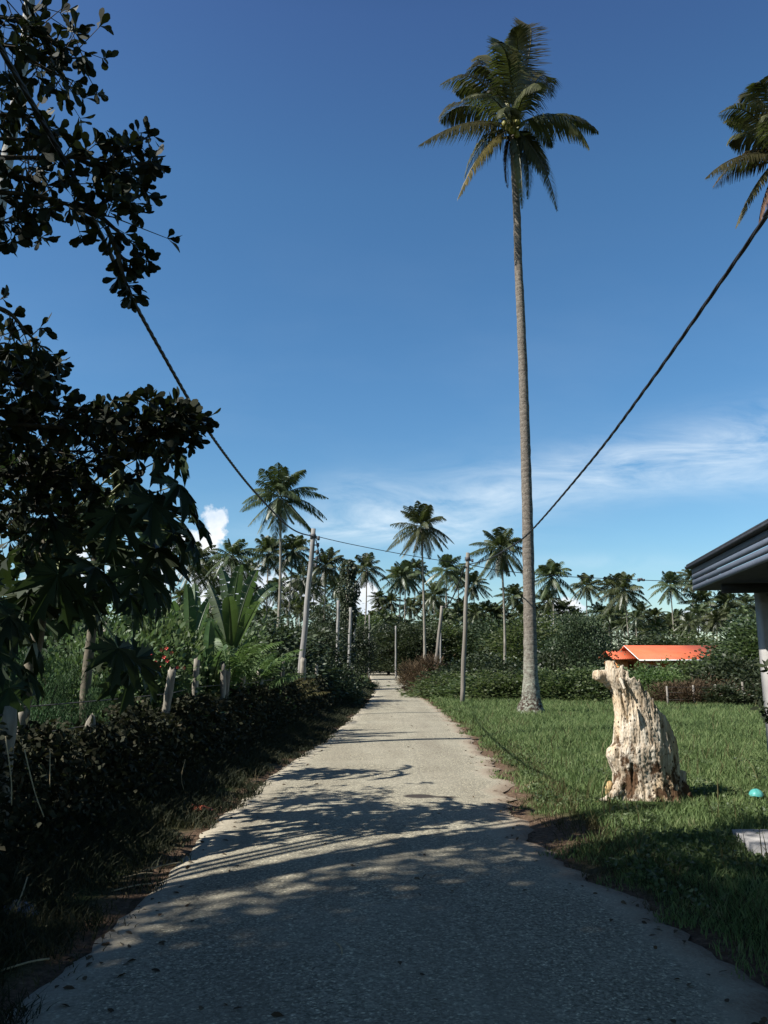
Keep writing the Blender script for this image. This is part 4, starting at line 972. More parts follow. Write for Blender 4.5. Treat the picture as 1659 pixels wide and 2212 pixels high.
# ---------------------------------------------------------------- near tree with spoon-shaped leaves
NTB = Vector((-7.6, 2.6, 0))
nt_ = empty('broadleaf_tree', NTB); tag(nt_, 'dark tree with spoon-shaped leaves whose boughs hang in from the upper left', 'tree')
PATHS = [  # (photo points, Y start, Y end, spread in metres, rosettes per metre)
 ([(-90, 30), (20, 40), (90, 75), (140, 100)], 6.6, 7.0, .20, 26), ([(-90, 90), (30, 100), (110, 125), (180, 125)], 6.6, 7.1, .13, 24), ([(20, 100), (100, 150), (160, 175)], 6.8, 7.1, .10, 20),
 ([(-80, -20), (30, -10), (75, 20)], 6.6, 6.8, .2, 24), ([(-90, 160), (-10, 190), (30, 200)], 6.6, 6.8, .14, 16),
 ([(-90, 240), (30, 250), (85, 255)], 6.6, 6.8, .12, 20), ([(-90, 300), (20, 300), (80, 310)], 6.6, 6.8, .17, 24),
 ([(-90, 340), (60, 340), (160, 340), (240, 345), (300, 335)], 6.5, 7.2, .085, 24), ([(240, 345), (275, 310), (315, 300)], 7.1, 7.3, .05, 16), ([(200, 345), (240, 370), (285, 400), (320, 425)], 7.0, 7.2, .05, 20), ([(160, 340), (230, 365), (290, 355), (330, 352)], 7.0, 7.2, .05, 16),
 ([(-90, 370), (40, 380), (100, 400)], 6.5, 6.8, .2, 30), ([(-90, 410), (60, 420), (140, 440), (200, 460), (250, 470)], 6.5, 7.0, .12, 30),
 ([(200, 460), (240, 430), (280, 440)], 7.0, 7.1, .05, 18), ([(220, 470), (255, 500), (290, 530)], 7.0, 7.1, .06, 20), ([(230, 490), (258, 550), (285, 565), (305, 560)], 7.0, 7.2, .03, 18), ([(255, 550), (268, 600), (280, 622)], 7.05, 7.1, .03, 20),
 ([(-90, 470), (0, 480), (30, 478)], 6.6, 6.7, .06, 22),
 ([(-90, 650), (10, 670), (60, 720), (105, 765)], 6.8, 7.2, .09, 26), ([(-90, 720), (20, 760), (70, 790), (110, 795)], 6.8, 7.2, .07, 24), ([(-90, 800), (20, 830), (80, 850)], 6.8, 7.2, .10, 26), ([(60, 760), (90, 800), (105, 830)], 7.1, 7.2, .05, 16),
 ([(-90, 870), (60, 880), (200, 885), (330, 905), (400, 905)], 6.0, 6.8, .10, 34), ([(-90, 900), (80, 920), (230, 925), (330, 925), (405, 920)], 6.0, 6.8, .09, 30), ([(330, 905), (380, 895), (415, 893)], 6.7, 6.9, .04, 18), ([(330, 925), (380, 930), (400, 940)], 6.7, 6.9, .04, 18),
 ([(-90, 960), (60, 970), (180, 975), (260, 970)], 6.8, 7.6, .16, 40), ([(-90, 1020), (60, 1030), (160, 1040)], 6.8, 7.4, .18, 40), ([(-90, 1090), (30, 1100), (110, 1110)], 6.8, 7.2, .18, 36), ([(-90, 1010), (40, 1030), (120, 1060)], 8.4, 8.8, .28, 30), ([(-90, 1130), (60, 1160), (150, 1190)], 8.4, 9.0, .28, 26),
]
rp_, rax, rtw = [], [], MB()
g = np.random.default_rng(77)
def rosette(c, d, n=7, L=.125):
    d = d / (np.linalg.norm(d) + 1e-9)
    for k in range(n):
        a = g.normal(size=3); a -= d * a.dot(d); a /= np.linalg.norm(a) + 1e-9
        rp_.append(c + d * g.uniform(-.02, .02)); rax.append(a * g.uniform(.6, 1.1) + d * g.uniform(.1, 1.1) + np.array([0, 0, -.12]))
for (pp, ya, yb, spread, dens) in PATHS:
    if pp[0][1] < 700: ya -= 1.35; yb -= 1.35
    n = len(pp); pts = spline([P(a, b_, ya + (yb - ya) * i / (n - 1)) for i, (a, b_) in enumerate(pp)], 8)
    rtw.tube([p - NTB for p in pts], [.022 - .017 * i / (len(pts) - 1) for i in range(len(pts))], 5)
    L = sum((pts[i + 1] - pts[i]).length for i in range(len(pts) - 1)); cnt = int(L * dens * (.95 if pp[0][1] < 700 else 1.6))
    for k in range(cnt):
        u = (k + g.uniform(0, 1)) / cnt * (len(pts) - 1); i = min(int(u), len(pts) - 2); p = pts[i].lerp(pts[i + 1], u - i); T = (pts[i + 1] - pts[i]).normalized()
        o = Vector(g.normal(size=3)) * spread; o.y *= 1.4; q = p + o + T * .05
        d = np.array(q - p) + np.array(T) * .05; rtw.tube([p - NTB, q - NTB], [.006, .003], 3, cap=False)
        rosette(np.array(q), d, int(g.integers(5, 9)), .12)
    rosette(np.array(pts[-1]), np.array(pts[-1] - pts[-2]), 6)
pos = np.array(rp_) - np.array(NTB); ax = np.array(rax); N = len(pos)
v1, f1 = leafset(pos, ax, g.uniform(.085, .165, N), g.uniform(.05, .075, N), 'obovate', seed=5)
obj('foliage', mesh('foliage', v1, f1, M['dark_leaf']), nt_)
rtw.build('twigs', [M['branch']], nt_, True)
# the main crown, up to the left and behind: this is what shades the foreground
cv = []
g2 = np.random.default_rng(91)
CL = 300
cc = g2.normal(size=(CL, 3)); cc /= np.linalg.norm(cc, axis=1, keepdims=True); cc *= (g2.uniform(.15, 1, (CL, 1)) ** .5)
cc = cc * np.array([5.6, 3.7, 1.5]) + np.array([.5, -2.9, 8.9])
# keep the boughs below the sight line of the picture's upper edge
wpos = cc + np.array(NTB)
okk = (wpos[:, 1] < 1.2) | ((wpos[:, 2] - CAMZ) > 1.12 * wpos[:, 1]) | (np.abs(wpos[:, 0]) > .62 * wpos[:, 1] + .8)
cc = cc[okk]
k = g2.integers(0, len(cc), 60000)
pp = cc[k] + g2.normal(size=(60000, 3)) * np.array([.55, .55, .30])
wv_ = pp + np.array(NTB)
vis = (wv_[:, 1] > .8) & ((wv_[:, 2] - CAMZ) < 1.05 * wv_[:, 1]) & (np.abs(wv_[:, 0]) < .56 * wv_[:, 1] + .3)
pp = pp[~vis]
v2, f2 = leafset(pp, g2.normal(size=(len(pp), 3)), .17, .09, 'ovate', seed=8)
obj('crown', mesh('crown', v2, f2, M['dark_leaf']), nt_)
b = MB()
hub = Vector((.3, -.4, 5.0))
b.tube([(0, 0, -.2), (.05, .02, 1.5), (.15, -.15, 3.2), hub], [.34, .27, .24, .22], 12, jit=.05)
for i in range(22):
    t_ = Vector(cc[(i * 13) % len(cc)]); mdl = hub.lerp(t_, .5) + Vector((0, 0, .4)); b.tube(spline([hub, mdl, t_], 4), [.12 - .012 * q for q in range(9)], 7)
b.build('trunk', [M['branch']], nt_, True)
b = MB()
for (pp_, ya, yb, sp_, dn) in PATHS:
    if pp_[0][0] < 0:
        e = P(*pp_[0], ya) - NTB; hz = min(e.z, 5.0) - .6
        b.tube(spline([Vector((.15, -.1, max(1.5, hz - .8))), Vector((.15, -.1, max(1.5, hz - .8))).lerp(e, .5) + Vector((-.3, 0, .3)), e], 5), [.06 - .0035 * q for q in range(11)], 6)
b.build('bough', [M['branch']], nt_, True)
# unseen second tree, added behind the viewer to keep skylight off the near road
bt = empty('broadleaf_tree', (3.6, -4.5, 0)); tag(bt, 'unseen tree added behind the viewer to block skylight over the near road', 'tree')
v, f = cloud(16000, (5.5, 5.0, 3.0), .22, .13, 120, .12, 66, 'ovate')
c_ = obj('crown', mesh('crown', v, f, M['dark_leaf']), bt); c_.location = (-1.2, .4, 4.6)
b = MB(); b.tube([(0, 0, -.2), (.1, 0, 2.4), (-.3, .1, 4.8)], [.3, .24, .2], 10)
for i in range(8): a = i * .8; b.tube([(-.3, .1, 4.6), (-.8 + 1.6 * math.cos(a), .3 + 1.6 * math.sin(a), 5.6), (-1.2 + 3.6 * math.cos(a), .4 + 3.4 * math.sin(a), 6.4)], [.14, .09, .03], 6)
b.build('trunk', [M['branch']], bt, True)
# ---------------------------------------------------------------- papaya
def papaya_leaf(R0, seed, droop=.35):
    r = random.Random(seed); V = []; F_ = []
    lobes = [(-150, .55), (-105, .8), (-62, .93), (-22, 1.0), (22, 1.0), (62, .93), (105, .8), (150, .55)]
    for (th, ln) in lobes:
        th = math.radians(th + r.uniform(-6, 6)); ln *= r.uniform(.92, 1.06)
        half = [(0, 0), (.20, .10), (.36, .155), (.56, .27), (.54, .11), (.66, .12), (.84, .22), (.80, .09), (1, 0)]
        for sg in (1, -1):
            n = len(V)
            for (u, w) in half:
                x = (u * math.cos(th) - sg * w * math.sin(th)) * ln * R0; y = (u * math.sin(th) + sg * w * math.cos(th)) * ln * R0
                rr_ = math.hypot(x, y) / R0; z = -droop * R0 * rr_ ** 1.8 + (.10 * w * R0) * 3 * ln - .05 * R0 * (rr_ > .8)
                V.append((x, y, z))
            idx = list(range(n, n + 9)); F_.append(idx if sg > 0 else idx[::-1])
    return V, F_
LM = []
for s_ in range(5):
    V, F_ = papaya_leaf(.43, s_ + 3, .25 + .1 * s_ / 2)
    LM.append(mesh('leaf', V, F_, M['papaya_leaf']))
def papaya(base, head, targets, label, seed, r0=.085):
    o = empty('papaya_tree', base); tag(o, label, 'papaya tree')
    base, head = Vector(base), Vector(head); hr_ = head - base; rr_ = random.Random(seed)
    pts = spline([Vector((0, 0, -.1)), hr_ * .35 + Vector((-.06, 0, 0)), hr_ * .7 + Vector((.03, 0, 0)), hr_], 6); n = len(pts)
    V, Fc = tube(pts, [r0 * (1 - .4 * i / n) for i in range(n)], 12, True, .05)
    obj('trunk', mesh('trunk', V, Fc, M['papaya_stem'], True), o)
    for i, (px, py, Y, sc) in enumerate(targets):
        tgt = P(px, py, Y) - base; st = hr_ + Vector((0, 0, -rr_.uniform(0, .5)))
        d = tgt - st; md = st + d * .55 + Vector((0, 0, .10 * d.length))
        b = MB(); b.tube(spline([st, md, tgt], 5), [.014 - .0008 * q for q in range(11)], 5); 
        lf = obj('leaf', LM[i % 5], o); lf.location = tgt; lf.scale = (sc, sc, sc)
        h = Vector((d.x, d.y, 0)).normalized() if d.xy.length > .05 else Vector((1, 0, 0))
        tilt = rr_.uniform(.5, 1.05) if d.z > -.3 else rr_.uniform(.9, 1.35)
        xa = (h * math.cos(tilt) + Vector((0, 0, -1)) * math.sin(tilt)); ya = Vector((-h.y, h.x, 0)); za = xa.cross(ya)
        rot_ = Matrix((xa, ya, za)).transposed() @ Matrix.Rotation(rr_.uniform(-.5, .5), 3, 'X')
        lf.rotation_euler = rot_.to_euler()
        s = b.build('petiole', [M['petiole']], lf, True); s.matrix_parent_inverse = Matrix.LocRotScale(lf.location, lf.rotation_euler, lf.scale).inverted()
    return o
PT = [(425, 1120, 8.1, .9), (380, 975, 8.0, .9), (415, 1165, 7.8, .8), (335, 970, 7.9, 1.0), (385, 1045, 7.9, 1.1), (330, 1085, 7.6, 1.1), (375, 1145, 8.1, 1.05), (405, 1140, 8.3, .8), (335, 1185, 7.9, 1.1), (250, 1110, 7.4, 1.0), (205, 1055, 7.8, 1.1), (300, 1235, 7.8, 1.1), (205, 1225, 7.4, 1.1),
      (125, 1240, 7.2, 1.1), (60, 1285, 7.3, 1.0), (165, 1290, 7.6, 1.0), (280, 1285, 8.1, 1.0), (335, 1270, 8.4, .9), (40, 1085, 7.4, 1.1), (125, 1010, 7.6, 1.1), (25, 1000, 7.8, 1.0), (240, 1000, 8.0, 1.0), (160, 1130, 8.2, 1.1), (90, 1190, 8.5, 1.1), (20, 1200, 7.8, 1.0), (240, 1180, 8.4, 1.0), (290, 1040, 8.3, 1.0), (290, 1425, 7.9, 1.2), (255, 1400, 7.5, .9), (110, 1130, 7.3, 1.0), (200, 1310, 8.0, .9), (80, 1330, 8.2, .9)]
papaya((P(66, 1440, 8.0).x, 8.0, 0), P(95, 1165, 8.0), PT, 'papaya tree with big lobed leaves, stem rising behind the near fence posts', 3)
PT3 = [(330, 1150, 10.4, 1.1), (300, 1100, 10.6, 1.1), (340, 1215, 10.6, 1.1), (250, 1200, 10.8, 1.0), (180, 1080, 10.8, 1.1), (150, 1210, 10.6, 1.1), (230, 1260, 10.9, 1.1), (310, 1290, 10.8, 1.0), (130, 1120, 11, 1.1), (270, 1040, 11, 1.1), (190, 1150, 10.4, 1.0), (350, 1270, 11.2, 1.0), (100, 1250, 11, 1.0)]
papaya((P(205, 1440, 11).x, 11, 0), P(205, 1140, 11), PT3, 'second papaya tree farther back, leaves overlapping the first, palm crown behind it', 13, .08)
PT2 = [(20, 1485, 6.6, 1.0), (-30, 1400, 6.5, 1.0), (45, 1440, 7.0, .9), (-20, 1310, 6.8, 1.0), (20, 1330, 6.7, .9), (-60, 1250, 6.8, 1.0), (70, 1390, 7.1, .8)]
papaya((P(-25, 1440, 6.9).x, 6.9, 0), P(-25, 1270, 6.9), PT2, 'smaller papaya plant at the left edge with a low star-shaped leaf', 8, .055)

# ---------------------------------------------------------------- banana plants
def banana_leaf(p0, p1, p2, wd, seed, torn=.5, faces=None):
    g = np.random.default_rng(seed); p0, p1, p2 = (np.array(p, float) for p in (p0, p1, p2)); n = 34
    t = np.linspace(.14, 1, n + 1)[:, None]; c = (1 - t) ** 2 * p0 + 2 * t * (1 - t) * p1 + t * t * p2
    T = 2 * (1 - t) * (p1 - p0) + 2 * t * (p2 - p1); T /= np.linalg.norm(T, axis=1, keepdims=True)
    ref = np.array(faces if faces is not None else (.9, .3, .1), float); sd = ref - T * (T @ ref)[:, None]; sd /= np.linalg.norm(sd, axis=1, keepdims=True); nr = np.cross(T, sd)
    prof = np.sin(np.clip((t[:, 0] - .12) / .9, 0, 1) * math.pi) ** .45 * wd * .72
    V, Fs = [], []
    for sg in (-1, 1):
        i = 0; fold = g.uniform(.2, .5)
        while i < n:
            run = int(g.integers(1, 4)) if g.uniform() < torn else int(g.integers(4, 10)); j = min(n, i + run); dr = g.uniform(0, .35) * (torn + .1)
            gap = .12 if torn > .2 else .02; k0 = len(V)
            for q in range(i, j + 1):
                tt = min(q, n); cc_ = c[tt]; out = cc_ + sg * sd[tt] * prof[tt] * math.cos(fold) + nr[tt] * prof[tt] * math.sin(fold) + T[tt] * prof[tt] * .25
                if q == j and j < n: out = out - T[tt] * gap * prof[tt]
                out = out + np.array([0, 0, -dr * prof[tt]])
                md = cc_ * .5 + out * .5 + nr[tt] * prof[tt] * .06
                V += [cc_, md, out]
            for q in range(j - i):
                a = k0 + q * 3; Fs += [(a, a + 3, a + 4, a + 1), (a + 1, a + 4, a + 5, a + 2)]
            i = j
    V2, F2 = tube([tuple(q) for q in c], [.028 - .024 * q / n for q in range(n + 1)], 5, False)
    k0 = len(V); V += [np.array(v) for v in V2]; Fs += [tuple(i + k0 for i in f) for f in F2]
    return np.array(V), np.array(Fs)
def banana(px, Y, leaves_, label, seed, stemh=1.5):
    bx = P(px, 1440, Y).x; o = empty('banana_plant', (bx, Y, 0)); tag(o, label, 'banana plant')
    b = MB(); b.tube([(0, 0, -.1), (.02, 0, stemh * .5), (0, 0, stemh)], [.13, .11, .07], 12, jit=.03); b.build('stem', [M['petiole']], o, True)
    for i, (c_, t_, dy, wd, torn, fc) in enumerate(leaves_):
        p0 = Vector((0, 0, stemh - .2)); q = Vector((bx, Y, 0)); v, f = banana_leaf(p0, P(*c_, Y + dy / 2) - q, P(*t_, Y + dy) - q, wd, seed * 10 + i, torn, fc)
        obj('leaf', mesh('leaf', v, f, M['banana']), o)
banana(408, 17.5, [((412, 1330), (404, 1262), -.4, .20, .05, (1, 0, .1)), ((385, 1350), (372, 1300), -.8, .22, .3, (.8, .6, 0)), ((400, 1380), (398, 1400), -1.2, .24, .2, (1, .2, 0)), ((430, 1340), (455, 1290), .6, .2, .9, (.5, .8, .3)), ((390, 1300), (362, 1310), .8, .2, .9, (.6, .7, .2)), ((425, 1300), (420, 1260), 1.2, .2, .8, (.9, .2, .2))],
       'banana plant with one broad upright pale-green leaf, left of the others', 4, 1.7)
banana(498, 17.5, [((505, 1290), (478, 1225), .3, .22, 1, (.9, .4, .1)), ((500, 1280), (520, 1220), -.3, .22, .8, (.9, .3, .1)), ((520, 1300), (555, 1232), .2, .26, .9, (.7, .6, .1)), ((550, 1270), (600, 1262), .4, .22, 1, (.2, .4, .9)), ((475, 1310), (452, 1262), .5, .2, 1, (.8, .5, .1)), ((498, 1320), (494, 1290), -.8, .24, .15, (1, 0, .1)), ((540, 1330), (560, 1300), -.6, .25, .4, (.7, .5, .4)), ((460, 1330), (440, 1345), -.5, .2, .8, (.5, .5, .6))],
       'tall banana plant with several wind-torn leaves fanned out against the sky', 6, 1.9)
banana(452, 15.5, [((448, 1380), (455, 1342), -.2, .16, .1, (1, 0, .1)), ((470, 1390), (490, 1400), -.4, .16, .5, (.5, .4, .7)), ((435, 1400), (420, 1410), -.4, .16, .4, (.4, .5, .7))],
       'small young banana plant with one narrow upright leaf behind the fence', 9, .8)

# small feathery garden palms
def fern_palm(px, Y, n, L, label, seed, mat='bush_bright', h0=.35, dry=0):
    bx = P(px, 1440, Y).x - .5; o = empty('small_palm', (bx, Y, 0)); tag(o, label, 'garden palm'); r = random.Random(seed); out = []
    for i in range(n):
        az = i * 2.4 + r.uniform(-.3, .3); e = math.radians(r.uniform(35, 82)); d = Vector((math.cos(az) * math.cos(e), math.sin(az) * math.cos(e), math.sin(e))); ln = L * r.uniform(.75, 1.1)
        p0 = Vector((0, 0, h0)); p1 = p0 + d * ln * .6; p2 = p0 + d * ln * .8 + Vector((math.cos(az), math.sin(az), -.45)) * ln * .35
        out.append(frond(p0, p1, p2, .34, 30, .028, seed * 40 + i, .45, .7, None, .25, .1, .012))
    v, f = cat(out); obj('crown', mesh('crown', v, f, M[mat]), o)
    b = MB()
    for i in range(5): a = i * 1.26; b.tube([(.06 * math.cos(a), .06 * math.sin(a), -.05), (.05 * math.cos(a), .05 * math.sin(a), h0 + .5)], [.03, .02], 6)
    b.build('stem', [M['petiole']], o, True)
fern_palm(548, 16.5, 22, 1.7, 'bright feathery garden palm behind the wooden fence, right of the banana plants', 2, h0=1.0)
fern_palm(598, 19, 20, 1.7, 'paler feathery garden palm at the foot of the leaning left utility pole', 5, h0=.9)
fern_palm(515, 19, 16, 2.0, 'darker garden palm between the banana plants and the bright feathery palm', 9, 'bush', .6)
fern_palm(640, 22, 16, 1.5, 'garden palm with drooping yellowish fronds right of the left utility pole', 12, 'grass_dry')

# ---------------------------------------------------------------- shrubs and trees
# left, behind the fence
bush('conifer', 150, 8.9, 1.3, 1.80, 'round feathery conifer shrub in the gap right of the papaya stem', name='conifer_shrub')
bush('conifer', 72, 7.1, .8, 1.15, 'small conifer shrub catching sun at the left fence posts', name='conifer_shrub')
bush('conifer', 265, 9.8, 1.1, 1.45, 'low conifer shrub below the hanging papaya leaf', name='conifer_shrub')
bush('conifer', 330, 10.8, .9, 1.25, 'narrow conifer shrub left of the first sunlit fence post', name='conifer_shrub')
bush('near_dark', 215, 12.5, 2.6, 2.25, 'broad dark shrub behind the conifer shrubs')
bush('near_a', 300, 14.5, 2.4, 2.45, 'leafy green shrub with a single red flower near its top')
hib = bush('near_a', 352, 12.6, 1.7, 1.80, 'hibiscus shrub dotted with red flowers behind the fence', name='hibiscus_shrub')
bush('near_a', 415, 14.2, 2.0, 1.75, 'green shrub between the first two sunlit fence posts')
bush('near_b', 470, 15.6, 2.0, 2.0, 'shrub with long bright leaves behind the third sunlit fence post')
bush('near_b', 548, 17.5, 2.6, 2.3, 'bright long-leaved shrub under the feathery garden palm')
bush('near_dark', 505, 21, 3.0, 2.7, 'dark shrub behind the banana plants')
bush('near_a', 610, 20.5, 2.2, 1.9, 'shrub at the base of the leaning left utility pole')
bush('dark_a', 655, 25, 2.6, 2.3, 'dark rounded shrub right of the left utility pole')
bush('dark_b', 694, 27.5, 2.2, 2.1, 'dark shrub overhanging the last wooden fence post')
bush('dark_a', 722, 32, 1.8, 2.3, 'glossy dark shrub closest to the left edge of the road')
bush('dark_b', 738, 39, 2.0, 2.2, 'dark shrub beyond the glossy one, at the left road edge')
bush('bright_a', 790, 52, 1.6, .9, 'low bright-green plants on the left verge beside the far road')
bush('dark_a', 60, 16, 4.4, 2.6, 'dark tangle of shrubs behind the papaya at the left edge')
def tree(key, px, Y, w, h, ch, label, group=None, depth=None, x=None, mat=None):
    """w crown width, h total height, ch crown height"""
    x = P(px, 1440, Y).x if x is None else x; zz = float(H(x, Y)); o = empty('broadleaf_tree', (x, Y, zz)); tag(o, label, 'tree', group); h2 = toph(px, Y, zz, h); ch *= h2 / h; h = h2
    b = MB(); t0 = h - ch * .6
    b.tube([(0, 0, -.1), (.08, 0, t0 * .5), (0, 0, t0)], [.05 * h * .5, .04 * h * .5, .03 * h * .5], 9, jit=.05)
    for i in range(7): a = i * .9; b.tube([(0, 0, t0 * .7), (w * .17 * math.cos(a), w * .17 * math.sin(a), t0), (w * .33 * math.cos(a), w * .33 * math.sin(a), h - ch * .45)], [.02 * h, .013 * h, .006 * h], 6)
    b.build('trunk', [M['branch']], o, True)
    c = obj('crown', BUSH[key], o); c.location = (0, 0, h - ch); c.scale = (w / 2, (depth or w) / 2, ch / 2); c.rotation_euler = (0, 0, R.uniform(0, 6.28)) if not depth else (0, 0, 0)
    return o
v, f = cloud(15000, (1, 1, 2), .085, .055, 90, .15, 51, 'diamond'); BUSH['tree_a'] = mesh('tree_crown_a', v, f, M['bush_dark'])
v, f = cloud(15000, (1, 1, 2), .085, .055, 70, .17, 55, 'diamond'); BUSH['tree_b'] = mesh('tree_crown_b', v, f, M['bush'])
v, f = cloud(15000, (1, 1, 2), .07, .05, 110, .13, 58, 'diamond'); BUSH['tree_c'] = mesh('tree_crown_c', v, f, M['bush_dark'])
tree('tree_a', 60, 19, 4.5, 4.3, 3.6, 'dense small-leaved tree at the left edge behind the papaya')
tree('tree_b', 210, 22, 5, 4.0, 3.4, 'airy tree behind the papaya leaves, right of the red hut roof')
tree('tree_a', 330, 25, 4.5, 3.7, 3.2, 'low dark tree behind the banana plants, left')
tree('tree_c', 440, 27, 5, 3.6, 3.2, 'low dark tree closing the gap behind the banana plants')
tree('tree_a', 560, 30, 5, 3.9, 3.4, 'dark tree behind the feathery garden palms')
tree('tree_c', 650, 34, 3.4, 4.3, 3.9, 'dark tree between the left utility pole and the pale poles')
tree('tree_a', 700, 50, 3.0, 5.4, 5.0, 'tall dark tree left of the row of pale poles')
tree('tree_c', 752, 82, 5, 7.6, 7.0, 'dark tree at the left side of the far bend')
tree('tree_b', 800, 150, 13, 10, 9, 'spreading tree closing the end of the road')
tree('tree_a', 838, 118, 9, 7.6, 7, 'rounded tree right of the far bend')
tree('tree_c', 880, 112, 11, 6.6, 6, 'tree behind the slender bare pole')
tree('tree_a', 925, 120, 12, 5.6, 5, 'tree behind the trunk of the tall central palm')
tree('tree_b', 975, 118, 12, 5.4, 4.9, 'tree behind the leaning utility pole')
tree('tree_c', 1030, 116, 12, 5.0, 4.6, 'tree right of the right utility pole')
tree('tree_a', 1085, 112, 12, 5.0, 4.6, 'tree behind the broad-crowned drooping palm')
tree('tree_b', 1165, 100, 12, 5.2, 4.8, 'olive-green tree right behind the big near trunk')
tree('tree_a', 1215, 46, 3.6, 4.6, 4.3, 'leafy tree right of the big near palm')
tree('tree_c', 1252, 42, 3.0, 5.6, 5.2, 'big leafy tree left of the orange roof')
tree('tree_a', 1395, 92, 12, 7.6, 6.6, 'dark tree line rising behind the orange roof ridge, left')
tree('tree_b', 1465, 95, 12, 7.2, 6.4, 'dark tree line rising behind the orange roof ridge, right')
tree('tree_c', 1590, 52, 3.4, 5.2, 4.8, 'leafy tree covering the right end of the orange roof')
tree('tree_a', 1622, 37, 4.2, 4.4, 4.1, 'dark leafy tree beside the concrete pillar')
tree('tree_b', 1690, 36, 5, 4.6, 4.2, 'leafy tree behind the concrete pillar')
# right, at the back of the grass field
bush('broad_a', 968, 40, 3.4, 1.5, 'low leafy shrub on the right verge behind the leaning pole')
bush('broad_b', 1035, 37, 4.0, 1.5, 'spreading low shrub right of the right utility pole')
bush('broad_a', 1090, 35.5, 3.4, 1.75, 'low shrub left of the big palm trunk')
bush('dark_b', 1010, 46, 4.5, 2.2, 'darker shrub behind the spreading low one')
bush('dark_a', 1080, 45, 5, 2.5, 'dark shrub mass behind the big palm trunk')
bush('broad_b', 1190, 35, 3.6, 1.9, 'green shrub directly right of the big palm trunk')
bush('dark_a', 1180, 41, 4, 2.6, 'darker taller shrub behind the green one by the palm trunk')
bush('broad_a', 1255, 34, 3.2, 1.8, 'low green shrub left of the stump knot')
bush('broad_b', 1310, 36, 3.2, 2.1, 'green shrub behind the top of the stump')
bush('broad_a', 1375, 35, 3.2, 1.75, 'green shrub under the left part of the orange roof')
bush('bright_a', 1418, 33, 2.6, 1.7, 'bright green shrub in front of the house wall')
bush('broad_b', 1470, 36, 3.6, 1.8, 'green shrub under the middle of the orange roof')
bush('broad_a', 1530, 35, 3.6, 2.2, 'large green shrub under the right end of the orange roof')
bush('dark_b', 1590, 33, 3.4, 2.6, 'dark shrub between the fence and the concrete pillar')
bush('dry', 1465, 31.2, 2.2, 1.25, 'brown dead creeper mound at the wire fence, left part')
bush('dry', 1515, 31.6, 2.6, 1.15, 'brown dead creeper mound at the wire fence, middle')
bush('dark_a', 1560, 30.5, 2.6, 1.3, 'low dark scrub along the foot of the wire fence')
bush('dark_a', 1640, 31, 3.0, 1.7, 'dark scrub behind the concrete pillar')
bush('dry', 915, 47, 2.4, 2.0, 'tall dry brown weeds on the right verge of the far road')
bush('dry', 930, 43, 1.8, .9, 'low heap of dry reddish weeds at the foot of the leaning pole')
bush('dry', 893, 62, 2.0, 1.4, 'dry grass clump farther up the right verge')
# vine-wrapped trunk
vx = P(750, 1440, 57).x; vo_ = empty('vine_covered_trunk', (vx, 57, 0)); tag(vo_, 'dead palm trunk wrapped in dark hanging vines, a leafy column left of the road', 'tree')
b = MB(); b.tube([(0, 0, -.1), (.05, 0, 4), (0, 0, 8.3)], [.22, .18, .14], 9); b.build('trunk', [M['trunk_far']], vo_, True)
g = np.random.default_rng(5); n = 6500; zz = g.uniform(1.5, 9.0, n) ; rad = np.where(zz > 5, .72, .5) * np.sqrt(g.uniform(.1, 1, n)) * (1 + .25 * np.sin(zz * 3)) * np.clip((9.2 - zz) / .9, .25, 1); th = g.uniform(0, 6.28, n)
pos = np.stack([rad * np.cos(th), rad * np.sin(th), zz], -1); ax = np.stack([np.cos(th), np.sin(th), -1.2 + 0 * th], -1)
v, f = leafset(pos, ax, .17, .12, 'diamond', seed=4); obj('vine', mesh('vine', v, f, M['bush_dark']), vo_)
# flowers
for i, (px, py) in enumerate([(350, 1404), (337, 1430), (355, 1419), (362, 1427), (330, 1412), (372, 1410), (344, 1440), (398, 1443), (384, 1442), (360, 1400), (322, 1428)]):
    p = P(px, py, 11.75 + .02 * i) - hib.location; V = [(0, 0, 0)]; F_ = []
    for k in range(5):
        a = k * 1.2566; n = len(V); V += [(.012 * math.cos(a), -.012, .02 * math.sin(a)), (.024 * math.cos(a - .4), -.03, .024 * math.sin(a - .4)), (.032 * math.cos(a), -.022, .032 * math.sin(a)), (.024 * math.cos(a + .4), -.03, .024 * math.sin(a + .4))]; F_.append((0, n + 1, n + 2, n + 3))
    f_ = obj('flower', mesh('flower', V, F_, M['flower']), hib, p)
fl = bpy.data.objects.get('shrub.001')
# far wood on the skyline
v, f = cloud(26000, (95, 12, 5.5), .9, .6, 240, .035, 71, 'diamond')
fw = obj('far_woodland', mesh('far_woodland', v, f, M['bush_dark']), None, (10, 205, 0)); tag(fw, 'far belt of dark woodland low on the skyline', 'woodland', kind='stuff')

